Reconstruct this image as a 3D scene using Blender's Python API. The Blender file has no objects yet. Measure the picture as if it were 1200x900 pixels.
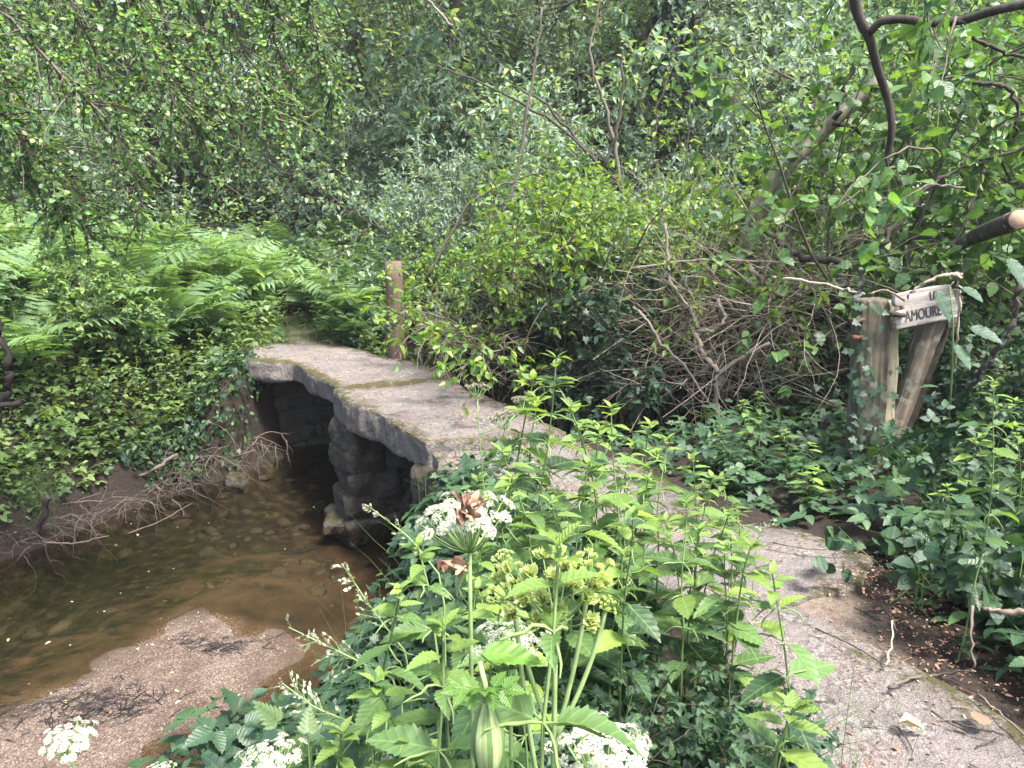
import bpy, bmesh, math, random
import numpy as np
from mathutils import Vector, Matrix

SC = bpy.context.scene
COL = SC.collection
R = math.radians
# ------------------------------------------------------------------ camera
CZ, PITCH, FPX = 1.55, R(12.0), 903.0
cam = bpy.data.cameras.new('camera'); camo = bpy.data.objects.new('camera', cam); COL.objects.link(camo)
camo.location = (0, 0, CZ); camo.rotation_euler = (R(90) - PITCH, 0, 0)
cam.sensor_fit = 'HORIZONTAL'; cam.angle = 2 * math.atan(600 / FPX)
cam.clip_start = 0.05; cam.clip_end = 1000
SC.camera = camo
# ------------------------------------------------------------------ world, sun, exposure
SUN_EL, SUN_AZ = R(62), R(132)
w = bpy.data.worlds.new('World'); SC.world = w; w.use_nodes = True
nt = w.node_tree; bg = nt.nodes['Background']
sky = nt.nodes.new('ShaderNodeTexSky'); sky.sky_type = 'NISHITA'; sky.sun_disc = False
sky.sun_elevation = SUN_EL; sky.sun_rotation = SUN_AZ; sky.air_density = 1.0; sky.dust_density = 3.5; sky.ozone_density = 1.0
nt.links.new(sky.outputs[0], bg.inputs[0]); bg.inputs[1].default_value = 0.15
sl = bpy.data.lights.new('sun', 'SUN'); sl.energy = 3.4; sl.angle = R(12); sl.color = (1, 0.97, 0.92)
so = bpy.data.objects.new('sun', sl); COL.objects.link(so)
sd = Vector((math.sin(SUN_AZ) * math.cos(SUN_EL), math.cos(SUN_AZ) * math.cos(SUN_EL), math.sin(SUN_EL)))
so.rotation_euler = sd.to_track_quat('Z', 'Y').to_euler(); so.location = (0, 0, 30)
vs = SC.view_settings; vs.view_transform = 'Standard'; vs.look = 'None'; vs.exposure = 2.05; vs.gamma = 1; vs.use_curve_mapping = False
SC.render.engine = 'CYCLES'
cy = SC.cycles; cy.max_bounces = 8; cy.diffuse_bounces = 4; cy.glossy_bounces = 3; cy.transmission_bounces = 6
cy.transparent_max_bounces = 12; cy.use_denoising = True; cy.caustics_reflective = False; cy.caustics_refractive = False
cy.sample_clamp_indirect = 6

# ------------------------------------------------------------------ helpers: picture -> place
def ray(px, py):
    r = (px - 600) / FPX; u = -(py - 450) / FPX
    return r, math.cos(PITCH) + u * math.sin(PITCH), -math.sin(PITCH) + u * math.cos(PITCH)
def onz(px, py, z=0.0):
    r, y, w_ = ray(px, py); t = (z - CZ) / w_
    return (r * t, y * t)
def at(px, py, Y):
    r, y, w_ = ray(px, py); t = Y / y
    return np.array((r * t, Y, CZ + w_ * t))
def path3(pts): return np.array([at(*p) for p in pts])

# ------------------------------------------------------------------ helpers: numpy noise
def _hash(i, j, k):
    i = i.astype(np.int64); j = j.astype(np.int64); k = k.astype(np.int64)
    h = (i * 374761393 + j * 668265263 + k * 2147483647) & 0xffffffff
    h = ((h ^ (h >> 13)) * 1274126177) & 0xffffffff
    h = ((h ^ (h >> 16)) * 2246822519) & 0xffffffff
    return ((h ^ (h >> 15)) & 0xffff) / 65535.0
def vnoise(p):
    p = np.asarray(p, float); i = np.floor(p); f = p - i; f = f * f * (3 - 2 * f); o = 0
    for a in (0, 1):
        for b in (0, 1):
            for c in (0, 1):
                wgt = (f[:, 0] if a else 1 - f[:, 0]) * (f[:, 1] if b else 1 - f[:, 1]) * (f[:, 2] if c else 1 - f[:, 2])
                o = o + wgt * _hash(i[:, 0] + a, i[:, 1] + b, i[:, 2] + c)
    return o * 2 - 1
def fbm(p, oct=4, s=1.0):
    o = 0; a = 1; p = np.asarray(p, float) * s
    for k in range(oct):
        o = o + a * vnoise(p + 17.3 * k); p = p * 2.03; a *= 0.5
    return o
def smooth(x): x = np.clip(x, 0, 1); return x * x * (3 - 2 * x)
def nrm(v): return v / np.maximum(np.linalg.norm(v, axis=-1, keepdims=True), 1e-9)

# ------------------------------------------------------------------ helpers: meshes
class MB:
    """collects verts and polys of any size with a per-face random value and uvs"""
    def __init__(s): s.V = []; s.L = []; s.N = []; s.A = []; s.U = []; s.n = 0; s.M = []
    def add(s, V, F, rnd=0.5, uv=None, mat=0):
        V = np.asarray(V, float).reshape(-1, 3)
        for f in (F if isinstance(F, list) else [F]):
            f = np.asarray(f, int)
            if f.size == 0: continue
            s.L.append((f + s.n).ravel()); s.N.append(np.full(len(f), f.shape[1]))
            s.A.append(np.broadcast_to(np.asarray(rnd, float), (len(f),)))
            s.M.append(np.full(len(f), mat))
            s.U.append(np.zeros((f.size, 2)) if uv is None else np.asarray(uv)[f.ravel()])
        s.V.append(V); s.n += len(V)
    def leaves(s, T, pos, ax, nr, size, rnd, mat=0, wid=1.0):
        V, F3, F4, UV = T; N = len(pos)
        if N == 0: return
        ax = nrm(ax); b = nrm(np.cross(nr, ax)); c = np.cross(ax, b)
        sz = np.broadcast_to(np.asarray(size, float), (N,))[:, None, None]
        X = pos[:, None, :] + sz * (V[None, :, 0:1] * ax[:, None, :] + V[None, :, 1:2] * b[:, None, :] * wid + V[None, :, 2:3] * c[:, None, :])
        off = (np.arange(N) * len(V))[:, None, None]
        rnd = np.broadcast_to(np.asarray(rnd, float), (N,))
        base = s.n
        for F in (F3, F4):
            if len(F) == 0: continue
            f = (F[None] + off).reshape(-1, F.shape[1]) + base
            s.L.append(f.ravel()); s.N.append(np.full(len(f), F.shape[1])); s.A.append(np.repeat(rnd, len(F))); s.M.append(np.full(len(f), mat))
            s.U.append(np.tile(UV[F.ravel()], (N, 1)))
        s.V.append(X.reshape(-1, 3)); s.n += N * len(V)
    def tubes(s, P, Rr, sides=4, rnd=None, mat=0):
        P = np.asarray(P, float)
        if P.ndim == 2: P = P[None]
        N, K, _ = P.shape
        if N == 0: return
        Rr = np.broadcast_to(np.asarray(Rr, float), (N, K))
        D = nrm(np.gradient(P, axis=1)); ref = np.where(np.abs(D[:, :1, 2:3]) > 0.9, np.array([1., 0, 0]), np.array([0, 0, 1.]))
        ref = np.broadcast_to(ref, D.shape); U = nrm(np.cross(D, ref)); W = np.cross(D, U)
        a = np.arange(sides) / sides * 2 * math.pi
        X = P[:, :, None, :] + Rr[:, :, None, None] * (np.cos(a)[None, None, :, None] * U[:, :, None, :] + np.sin(a)[None, None, :, None] * W[:, :, None, :])
        k, q = np.meshgrid(np.arange(K - 1), np.arange(sides), indexing='ij')
        f = np.stack([k * sides + q, k * sides + (q + 1) % sides, (k + 1) * sides + (q + 1) % sides, (k + 1) * sides + q], -1).reshape(-1, 4)
        f = (f[None] + (np.arange(N) * K * sides)[:, None, None]).reshape(-1, 4)
        r_ = np.repeat(np.random.default_rng(N + K).random(N) if rnd is None else np.broadcast_to(rnd, (N,)), (K - 1) * sides)
        base = s.n
        s.L.append((f + base).ravel()); s.N.append(np.full(len(f), 4)); s.A.append(r_); s.U.append(np.zeros((f.size, 2))); s.M.append(np.full(len(f), mat))
        s.V.append(X.reshape(-1, 3)); s.n += N * K * sides
        if sides >= 6:      # caps
            for e in (0, K - 1):
                f = (np.arange(sides) if e else np.arange(sides)[::-1])[None] + (np.arange(N) * K * sides + e * sides)[:, None]
                s.L.append((f + base).ravel()); s.N.append(np.full(N, sides)); s.A.append(np.full(N, .5)); s.U.append(np.zeros((f.size, 2))); s.M.append(np.full(N, mat))
    def mesh(s, name, mats, flat=False):
        me = bpy.data.meshes.new(name)
        V = np.concatenate(s.V); L = np.concatenate(s.L); N = np.concatenate(s.N); A = np.concatenate(s.A); U = np.concatenate(s.U)
        me.vertices.add(len(V)); me.vertices.foreach_set('co', V.astype(np.float32).ravel())
        me.loops.add(len(L)); me.loops.foreach_set('vertex_index', L.astype(np.int32))
        me.polygons.add(len(N)); st = np.concatenate([[0], np.cumsum(N)[:-1]])
        me.polygons.foreach_set('loop_start', st.astype(np.int32))
        me.polygons.foreach_set('material_index', np.concatenate(s.M).astype(np.int32))
        if not flat: me.polygons.foreach_set('use_smooth', np.ones(len(N), bool))
        me.update(calc_edges=True)
        a = me.attributes.new('rnd', 'FLOAT', 'FACE'); a.data.foreach_set('value', A.astype(np.float32))
        u = me.uv_layers.new(name='uv'); u.data.foreach_set('uv', U.astype(np.float32).ravel())
        for m in (mats if isinstance(mats, (list, tuple)) else [mats]): me.materials.append(m)
        return me
def tag(o, label, cat, group=None, kind=None):
    o['label'] = label; o['category'] = cat
    if group: o['group'] = group
    if kind: o['kind'] = kind
    return o
def link(name, data, parent=None):
    o = bpy.data.objects.new(name, data); COL.objects.link(o)
    if parent is not None: o.parent = parent
    return o
def empty(name, loc, rz=0.0, sc=1.0):
    o = link(name, None); o.location = loc; o.rotation_euler = (0, 0, rz); o.scale = (sc,) * 3; o.empty_display_size = 0.1
    return o
def dup(root, loc, rz, sc, tilt=0.0):
    r = root.copy(); COL.objects.link(r); r.location = loc; r.rotation_euler = (tilt, 0, rz); r.scale = sc if isinstance(sc, tuple) else (sc,) * 3
    for ch in root.children:
        c = ch.copy(); COL.objects.link(c); c.parent = r
        for g in ch.children:
            d = g.copy(); COL.objects.link(d); d.parent = c
    return r

# ------------------------------------------------------------------ leaf templates (x along, y across, z up)
def T_(V, F3, F4):
    V = np.array(V, float); UV = np.stack([V[:, 0], V[:, 1] + 0.5], 1)
    return V, np.array(F3, int).reshape(-1, 3), np.array(F4, int).reshape(-1, 4), UV
def leaf_simple(wd=0.5, fold=0.1, bend=0.18, mid=0.42):
    V = [(0, 0, 0), (mid * .7, wd / 2, fold), (mid * .75, 0, 0), (mid * .7, -wd / 2, fold), (mid + .3, wd * .36, fold * .6), (mid + .32, 0, 0), (mid + .3, -wd * .36, fold * .6), (1, 0, 0)]
    V = [(x, y, z - bend * x * x) for x, y, z in V]
    return T_(V, [(0, 2, 1), (0, 3, 2), (4, 5, 7), (5, 6, 7)], [(1, 2, 5, 4), (2, 3, 6, 5)])
def leaf_tiny(wd=0.55, fold=0.1):
    V = [(0, 0, 0), (.45, wd / 2, fold), (1, 0, -.08), (.45, -wd / 2, fold)]
    return T_(V, [(0, 2, 1), (0, 3, 2)], [])
def leaf_serrate(n=9, wd=0.55, fold=0.08, bend=0.25, tooth=0.05, heart=0.06, petiole=0.18, twist=0.0):
    V = []; F3 = []; F4 = []
    for i in range(n + 1):
        t = i / n; V.append((t, 0, 0))
    prof = lambda t: wd / 2 * (math.sin(math.pi * min(1, t ** 0.62 * 1.0)) ** 0.8 if 0 < t < 1 else 0)
    def edge(sg):
        idx = []
        for i in range(n):
            t0, t1 = i / n, (i + 1) / n
            tv = t0 + .15 / n; tt = t0 + .95 / n
            wv = max(prof(tv) - tooth * .2, 0.004) if i else 0.07
            wt = prof(tt) + tooth * (1 - tt * .6) if i < n - 1 else .012
            xa = tv - (heart if i == 0 else 0)
            for (x, y) in ((xa, wv), (tt, wt)):
                idx.append(len(V)); V.append((x, sg * y, fold * (y / wd * 2)))
        return idx
    for sg in (1, -1):
        e = edge(sg)
        for i in range(n):
            a, b = e[2 * i], e[2 * i + 1]
            q = (i, i + 1, b, a); F4.append(q if sg < 0 else q[::-1])
            if i < n - 1:
                t = (i + 1, e[2 * i + 2], b); F3.append(t if sg < 0 else t[::-1])
    V = [(x, y + twist * x * x, z - bend * x * x + .015 * math.sin(x * 23) * abs(y) * 4) for x, y, z in V]
    V = np.array(V); V[:, 0] += petiole
    m = len(V); V = np.vstack([V, [(0, .008, .0), (0, -.008, .0), (petiole, -.008, 0), (petiole, .008, 0)]]); F4.append((m, m + 1, m + 2, m + 3))
    V[:, :3] /= (1 + petiole)
    return T_(V, F3, F4)
def leaf_ivy(bend=0.12):
    o = [(0, 0), (-.12, .2), (.02, .45), (.2, .3), (.45, .48), (.5, .22), (1, 0)]
    V = [(.25, 0, 0)] + [(x, y, .06 * abs(y) * 2) for x, y in o] + [(x, -y, .06 * abs(y) * 2) for x, y in o[1:-1][::-1]]
    k = len(V) - 1; F3 = [(0, 1 + (i + 1) % k, 1 + i) for i in range(k)]
    return T_([(x, y, z - bend * x * x) for x, y, z in V], F3, [])
def compose(parts):
    Vs, A3, A4, n = [], [], [], 0
    for T, org, ang, sc, dz in parts:
        V = T[0] * sc; c, s = math.cos(ang), math.sin(ang)
        X = np.stack([org[0] + c * V[:, 0] - s * V[:, 1], org[1] + s * V[:, 0] + c * V[:, 1], V[:, 2] + dz], 1)
        Vs.append((X, T[3])); A3.append(T[1] + n); A4.append(T[2] + n); n += len(X)
    return np.vstack([v for v, _ in Vs]), np.vstack(A3), np.vstack(A4), np.vstack([u for _, u in Vs])
L_SIMPLE = leaf_simple(); L_NARROW = leaf_simple(.34, .06, .15); L_ROUND = leaf_simple(.8, .07, .15, .5); L_TINY = leaf_tiny(); L_TINYR = leaf_tiny(.75)
L_NETTLE = [leaf_serrate(9, .5, .07, .22, .05, .06, .16), leaf_serrate(9, .44, .10, .42, .05, .06, .2, .06), leaf_serrate(9, .54, .04, .08, .055, .07, .14, -.05)]
L_BROAD = leaf_serrate(9, .8, .05, .2, .04, .09, .12)
L_IVY = leaf_ivy()
_b = leaf_serrate(7, .62, .08, .22, .05, .03, .04)
L_BRAMBLE = compose([(_b, (.3, 0), 0, .75, 0), (_b, (.28, .03), R(78), .58, 0), (_b, (.28, -.03), R(-78), .58, 0)])
_h = leaf_serrate(6, .6, .06, .2, .09, .02, .02)
L_HOG = compose([(_h, (.55, 0), 0, .5, 0), (_h, (.5, .02), R(52), .48, 0), (_h, (.5, -.02), R(-52), .48, 0), (_h, (.28, .02), R(75), .5, 0), (_h, (.28, -.02), R(-75), .5, 0),
                 (leaf_simple(.03, 0, 0), (0, 0), 0, .6, 0)])
_f = leaf_serrate(5, .5, .05, .1, .09, .02, .02)
L_FERNY = compose([(_f, (.2 + .13 * i, s * .01), s * R(62 - 5 * i), .42 - .05 * i, 0) for i in range(6) for s in (1, -1)] + [(_f, (.9, 0), 0, .2, 0), (leaf_simple(.02, 0, 0), (0, 0), 0, .95, 0)])

# ------------------------------------------------------------------ materials
def newmat(name):
    m = bpy.data.materials.new(name); m.use_nodes = True; t = m.node_tree
    return m, t, t.nodes, t.links, t.nodes['Principled BSDF'], t.nodes['Material Output']
def ramp(N, stops):
    r = N.new('ShaderNodeValToRGB'); e = r.color_ramp.elements
    while len(e) < len(stops): e.new(0.5)
    for i, (p, c) in enumerate(stops): e[i].position = p; e[i].color = (*c, 1)
    return r
def noise(N, L, scale, detail=6, rough=.6, coord=None, vscale=None, dist=0.0):
    n = N.new('ShaderNodeTexNoise'); n.inputs['Scale'].default_value = scale; n.inputs['Detail'].default_value = detail; n.inputs['Roughness'].default_value = rough
    n.inputs['Distortion'].default_value = dist
    if coord is not None:
        if vscale:
            mp = N.new('ShaderNodeMapping'); mp.inputs['Scale'].default_value = vscale; L.new(coord, mp.inputs[0]); coord = mp.outputs[0]
        L.new(coord, n.inputs['Vector'])
    return n
def mixc(N, L, f, a, b, mode='MIX'):
    m = N.new('ShaderNodeMix'); m.data_type = 'RGBA'; m.blend_type = mode
    for s_, v in ((0, f), (6, a), (7, b)):
        if isinstance(v, bpy.types.NodeSocket): L.new(v, m.inputs[s_])
        else: m.inputs[s_].default_value = v if s_ == 0 else (*v, 1)
    return m.outputs[2]
def mathn(N, L, op, a, b=0.5, clamp=False):
    m = N.new('ShaderNodeMath'); m.operation = op; m.use_clamp = clamp
    for i, v in enumerate((a, b)):
        if isinstance(v, bpy.types.NodeSocket): L.new(v, m.inputs[i])
        else: m.inputs[i].default_value = v
    return m.outputs[0]
def bump(N, L, h, dist, strength=1.0, normal=None):
    b = N.new('ShaderNodeBump'); b.inputs['Distance'].default_value = dist; b.inputs['Strength'].default_value = strength; L.new(h, b.inputs['Height'])
    if normal is not None: L.new(normal, b.inputs['Normal'])
    return b.outputs[0]
def coords(N, which='Object'): return N.new('ShaderNodeTexCoord').outputs[which]
def leafmat(name, cols, trans=.38, rough=.42, vein=0.0, tint=(1.4, 1.4, .6), spec=.5):
    cols = [(c[0] * 1.02, c[1] * .97, min(1, c[2] * 1.3)) for c in cols] if cols[0][2] < .3 else cols
    m, t, N, L, P, O = newmat(name)
    a = N.new('ShaderNodeAttribute'); a.attribute_name = 'rnd'
    r = ramp(N, [(i / (len(cols) - 1), c) for i, c in enumerate(cols)]); L.new(a.outputs['Fac'], r.inputs[0])
    oi = N.new('ShaderNodeObjectInfo'); hv = N.new('ShaderNodeHueSaturation'); L.new(r.outputs[0], hv.inputs['Color'])
    mr = N.new('ShaderNodeMapRange'); mr.inputs[3].default_value = .75; mr.inputs[4].default_value = 1.25; L.new(oi.outputs['Random'], mr.inputs[0]); L.new(mr.outputs[0], hv.inputs['Value'])
    col = hv.outputs[0]
    if vein > 0:
        uv = N.new('ShaderNodeUVMap'); uv.uv_map = 'uv'; sp = N.new('ShaderNodeSeparateXYZ'); L.new(uv.outputs[0], sp.inputs[0])
        ac = mathn(N, L, 'ABSOLUTE', mathn(N, L, 'SUBTRACT', sp.outputs[1], .5))
        midv = mathn(N, L, 'LESS_THAN', ac, .014)
        ph = mathn(N, L, 'SUBTRACT', mathn(N, L, 'MULTIPLY', sp.outputs[0], 7.0), mathn(N, L, 'MULTIPLY', ac, 6.0))
        fr = mathn(N, L, 'FRACT', ph); sv = mathn(N, L, 'LESS_THAN', mathn(N, L, 'ABSOLUTE', mathn(N, L, 'SUBTRACT', fr, .5)), .07)
        vv = mathn(N, L, 'MAXIMUM', midv, mathn(N, L, 'MULTIPLY', sv, .6))
        col = mixc(N, L, mathn(N, L, 'MULTIPLY', vv, vein), col, tuple(min(1, c * 1.9 + .02) for c in cols[-1]))
        hgt = mathn(N, L, 'ABSOLUTE', mathn(N, L, 'SUBTRACT', fr, .5))
        nb = bump(N, L, hgt, .003, .5); L.new(nb, P.inputs['Normal'])
    L.new(col, P.inputs['Base Color']); P.inputs['Roughness'].default_value = rough; P.inputs['Specular IOR Level'].default_value = spec
    tr = N.new('ShaderNodeBsdfTranslucent'); L.new(mixc(N, L, 1.0, col, tint, 'MULTIPLY'), tr.inputs[0])
    mx = N.new('ShaderNodeMixShader'); mx.inputs[0].default_value = trans; L.new(P.outputs[0], mx.inputs[1]); L.new(tr.outputs[0], mx.inputs[2]); L.new(mx.outputs[0], O.inputs[0])
    return m
def woodmat(name, dark, light, axis_scale=(14, 14, 1.2), moss=0.0, rough=.85, bumpd=.006, lichen=0.0, mossz=.5):
    m, t, N, L, P, O = newmat(name); c = coords(N)
    n1 = noise(N, L, 2.2, 8, .65, c, axis_scale, .3); n2 = noise(N, L, 9, 6, .6, c)
    col = ramp(N, [(.3, dark), (.52, tuple((a + b) / 2 for a, b in zip(dark, light))), (.72, light)]); L.new(n1.outputs[0], col.inputs[0]); col = col.outputs[0]
    if lichen: col = mixc(N, L, mathn(N, L, 'MULTIPLY', mathn(N, L, 'GREATER_THAN', n2.outputs[0], .58), lichen), col, (.32, .36, .29))
    if moss:
        sp = N.new('ShaderNodeSeparateXYZ'); L.new(c, sp.inputs[0])
        mz = N.new('ShaderNodeMapRange'); mz.inputs[1].default_value = mossz; mz.inputs[2].default_value = mossz * .2; L.new(sp.outputs[2], mz.inputs[0])
        f = mathn(N, L, 'MULTIPLY', mathn(N, L, 'ADD', mz.outputs[0], mathn(N, L, 'SUBTRACT', n2.outputs[0], .75)), moss * 1.5, True)
        col = mixc(N, L, f, col, (.07, .085, .018))
    L.new(col, P.inputs['Base Color']); P.inputs['Roughness'].default_value = rough; P.inputs['Specular IOR Level'].default_value = .25
    L.new(bump(N, L, n1.outputs[0], bumpd, .9), P.inputs['Normal'])
    return m
def twigmat(name, a, b):
    m, t, N, L, P, O = newmat(name); at_ = N.new('ShaderNodeAttribute'); at_.attribute_name = 'rnd'
    r = ramp(N, [(0, a), (1, b)]); L.new(at_.outputs['Fac'], r.inputs[0])
    n = noise(N, L, 40, 4, .6, coords(N)); L.new(mixc(N, L, .5, r.outputs[0], n.outputs[0], 'OVERLAY'), P.inputs['Base Color'])
    P.inputs['Roughness'].default_value = .85; P.inputs['Specular IOR Level'].default_value = .2
    return m
def stonemat(name, base, pale, mossamt=.5, wet=False, moss=(.04, .036, .014), litter=0.0):
    m, t, N, L, P, O = newmat(name); c = coords(N)
    n1 = noise(N, L, 3, 8, .65, c); n2 = noise(N, L, 60, 4, .7, c); n3 = noise(N, L, 9, 6, .6, c); n4 = noise(N, L, 220, 2, .5, c)
    r = ramp(N, [(.3, base), (.7, pale)]); L.new(n1.outputs[0], r.inputs[0])
    sp = ramp(N, [(.36, (.25, .23, .23)), (.5, (.5, .5, .5)), (.66, (.68, .67, .66))]); L.new(n4.outputs[0], sp.inputs[0])
    col = mixc(N, L, .75, r.outputs[0], sp.outputs[0], 'OVERLAY')
    st = ramp(N, [(.5, (1, 1, 1)), (.66, (.42, .38, .36))]); L.new(n3.outputs[0], st.inputs[0])
    col = mixc(N, L, .9, col, st.outputs[0], 'MULTIPLY')
    n5 = noise(N, L, 34, 5, .7, c)
    ld = ramp(N, [(.47, (0, 0, 0)), (.62, (1, 1, 1))]); L.new(n5.outputs[0], ld.inputs[0]); lw = ramp(N, [(.5, (0, 0, 0)), (.6, (1, 1, 1))]); L.new(n3.outputs[0], lw.inputs[0])
    li = mathn(N, L, 'MULTIPLY', mathn(N, L, 'MULTIPLY', ld.outputs[0], lw.outputs[0]), .7); col = mixc(N, L, li, col, tuple(min(.5, q * 1.9 + .03) for q in pale))
    br = ramp(N, [(.5, (0, 0, 0)), (.6, (1, 1, 1))]); L.new(n1.outputs[0], br.inputs[0]); bl = ramp(N, [(.45, (0, 0, 0)), (.55, (1, 1, 1))]); L.new(n2.outputs[0], bl.inputs[0])
    col = mixc(N, L, mathn(N, L, 'MULTIPLY', mathn(N, L, 'MULTIPLY', br.outputs[0], bl.outputs[0]), litter), col, (.085, .045, .03))
    a = N.new('ShaderNodeAttribute'); a.attribute_name = 'moss'
    f = mathn(N, L, 'MULTIPLY', mathn(N, L, 'ADD', a.outputs['Fac'], mathn(N, L, 'ADD', mathn(N, L, 'MULTIPLY', mathn(N, L, 'SUBTRACT', n3.outputs[0], .58), 2.4), mathn(N, L, 'MULTIPLY', mathn(N, L, 'SUBTRACT', n5.outputs[0], .55), 2.6))), mossamt * 3, True)
    mc = mixc(N, L, n2.outputs[0], moss, tuple(q * 2.2 for q in moss))
    col = mixc(N, L, f, col, mc)
    L.new(col, P.inputs['Base Color']); P.inputs['Roughness'].default_value = .35 if wet else .88; P.inputs['Specular IOR Level'].default_value = .5 if wet else .25
    b1 = bump(N, L, n5.outputs[0], .035, 1.0, bump(N, L, n2.outputs[0], .008, .7)); L.new(bump(N, L, n1.outputs[0], .03, .5, b1), P.inputs['Normal'])
    return m

M = {}
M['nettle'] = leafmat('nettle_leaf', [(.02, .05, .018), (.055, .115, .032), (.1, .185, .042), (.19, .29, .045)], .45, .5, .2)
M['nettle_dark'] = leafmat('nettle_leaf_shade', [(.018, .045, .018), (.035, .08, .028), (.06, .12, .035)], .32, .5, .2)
M['bracken'] = leafmat('bracken_frond', [(.09, .165, .06), (.15, .255, .085), (.23, .36, .11)], .45, .6, spec=.25)
M['sallow'] = leafmat('sallow_leaf', [(0.083, 0.156, 0.077), (0.137, 0.244, 0.113), (0.22, 0.345, 0.13), (0.358, 0.42, 0.103)], .45, .5)
M['greygreen'] = leafmat('grey_green_leaf', [(0.132, 0.205, 0.117), (0.204, 0.297, 0.172), (0.288, 0.396, 0.224)], .42, .5)
M['hawthorn'] = leafmat('hawthorn_leaf', [(0.062, 0.149, 0.047), (0.111, 0.239, 0.062), (0.185, 0.344, 0.078), (0.296, 0.414, 0.078)], .45, .42)
M['darkleaf'] = leafmat('dark_leaf', [(0.077, 0.185, 0.08), (0.14, 0.277, 0.118), (0.196, 0.386, 0.143)], .38, .45)
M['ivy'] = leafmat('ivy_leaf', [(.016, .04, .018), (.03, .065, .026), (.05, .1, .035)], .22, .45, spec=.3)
M['young'] = leafmat('young_leaf', [(.07, .15, .03), (.12, .22, .035), (.24, .33, .03)], .45, .42)
M['ground_leaf'] = leafmat('ground_leaf', [(.045, .1, .025), (.09, .17, .035), (.16, .25, .045)], .42, .5)
M['bank_leaf'] = leafmat('bank_leaf', [(.05, .1, .03), (.11, .19, .045), (.2, .28, .06)], .42, .5)
M['hazel'] = leafmat('hazel_leaf', [(.045, .1, .03), (.08, .17, .035), (.13, .24, .04)], .45, .45, .3)
M['hogleaf'] = leafmat('hogweed_leaf', [(.05, .12, .025), (.08, .19, .03), (.13, .26, .03)], .45, .45, .3)
M['grass'] = leafmat('grass_blade', [(.06, .12, .025), (.11, .19, .04)], .4, .5)
M['stem'] = twigmat('green_stem', (.06, .11, .03), (.14, .2, .07))
M['hogstem'] = twigmat('hogweed_stem', (.14, .22, .08), (.2, .28, .11))
M['petal'] = leafmat('white_petal', [(.6, .6, .4), (.78, .77, .62)], .3, .6, 0, (1, 1, 1))
M['seed'] = leafmat('green_seed', [(.46, .6, .12), (.72, .82, .3)], .5, .5, 0, (1, 1, .8))
M['drypanicle'] = leafmat('dry_seed', [(.22, .24, .12), (.4, .4, .22)], .3, .7, 0, (1, 1, .8))
M['bark'] = woodmat('bark', (.018, .014, .011), (.07, .058, .045), (6, 6, 1.5), 0, .9, .02)
M['bark_moss'] = woodmat('mossy_bark', (.1, .09, .06), (.32, .3, .2), (5, 5, 2), 0, .9, .015, .5)
M['twig'] = twigmat('twig_bark', (.035, .028, .022), (.12, .1, .08))
M['deadtwig'] = twigmat('dead_twig', (.12, .095, .075), (.36, .3, .23))
M['oldbranch'] = twigmat('bleached_branch', (.15, .12, .095), (.3, .25, .195))
M['bankwood'] = twigmat('bank_twig', (.05, .038, .03), (.2, .155, .12))
M['paletwig'] = twigmat('bleached_twig', (.16, .12, .09), (.32, .25, .19))
M['post'] = woodmat('post_wood', (.05, .033, .026), (.16, .11, .085), (20, 20, 1.2), 1.0, .85, .006, 0, .9)
M['gate'] = woodmat('gatepost_wood', (.032, .028, .02), (.15, .13, .09), (14, 14, .8), 0, .85, .012, .25)
M['gate_pale'] = woodmat('plank_wood', (.14, .12, .07), (.36, .32, .21), (14, 14, .7), 0, .8, .01, .2)
M['brace'] = woodmat('brace_wood', (.022, .018, .013), (.2, .16, .12), (12, 12, .9), 0, .85, .018, .2)
M['board'] = woodmat('sign_wood', (.09, .075, .066), (.44, .395, .36), (1.4, 9, 22), 0, .85, .005, .1)
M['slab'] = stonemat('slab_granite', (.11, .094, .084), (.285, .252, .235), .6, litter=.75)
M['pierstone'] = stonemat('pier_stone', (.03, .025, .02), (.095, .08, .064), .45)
M['wetstone'] = stonemat('wet_stone', (.05, .043, .035), (.14, .12, .09), .6, True)
def litter_mat():
    m, t, N, L, P, O = newmat('dead_leaf'); a = N.new('ShaderNodeAttribute'); a.attribute_name = 'rnd'
    r = ramp(N, [(0, (.05, .022, .014)), (.5, (.16, .075, .045)), (.85, (.3, .18, .11)), (1, (.4, .3, .2))]); L.new(a.outputs['Fac'], r.inputs[0])
    L.new(r.outputs[0], P.inputs['Base Color']); P.inputs['Roughness'].default_value = .8
    return m
M['litter'] = litter_mat()
def plain(name, col, rough=.8, metal=0.0):
    m, t, N, L, P, O = newmat(name); n = noise(N, L, 60, 5, .6, coords(N))
    L.new(mixc(N, L, .6, col, n.outputs[0], 'OVERLAY'), P.inputs['Base Color']); P.inputs['Roughness'].default_value = rough; P.inputs['Metallic'].default_value = metal
    L.new(bump(N, L, n.outputs[0], .003, .6), P.inputs['Normal'])
    return m
M['rust'] = plain('rusty_iron', (.12, .04, .025), .75)
M['letter'] = plain('carved_letter', (.035, .027, .026), .9)
M['cutwood'] = plain('cut_wood', (.3, .19, .12), .8)
M['log_bark'] = woodmat('log_bark', (.02, .014, .011), (.1, .075, .06), (5, 5, 5), 0, .9, .01, .6)
M['white_bark'] = woodmat('lichen_bark', (.09, .085, .07), (.3, .29, .26), (3, 3, 3), 0, .9, .01, .7)

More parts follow.
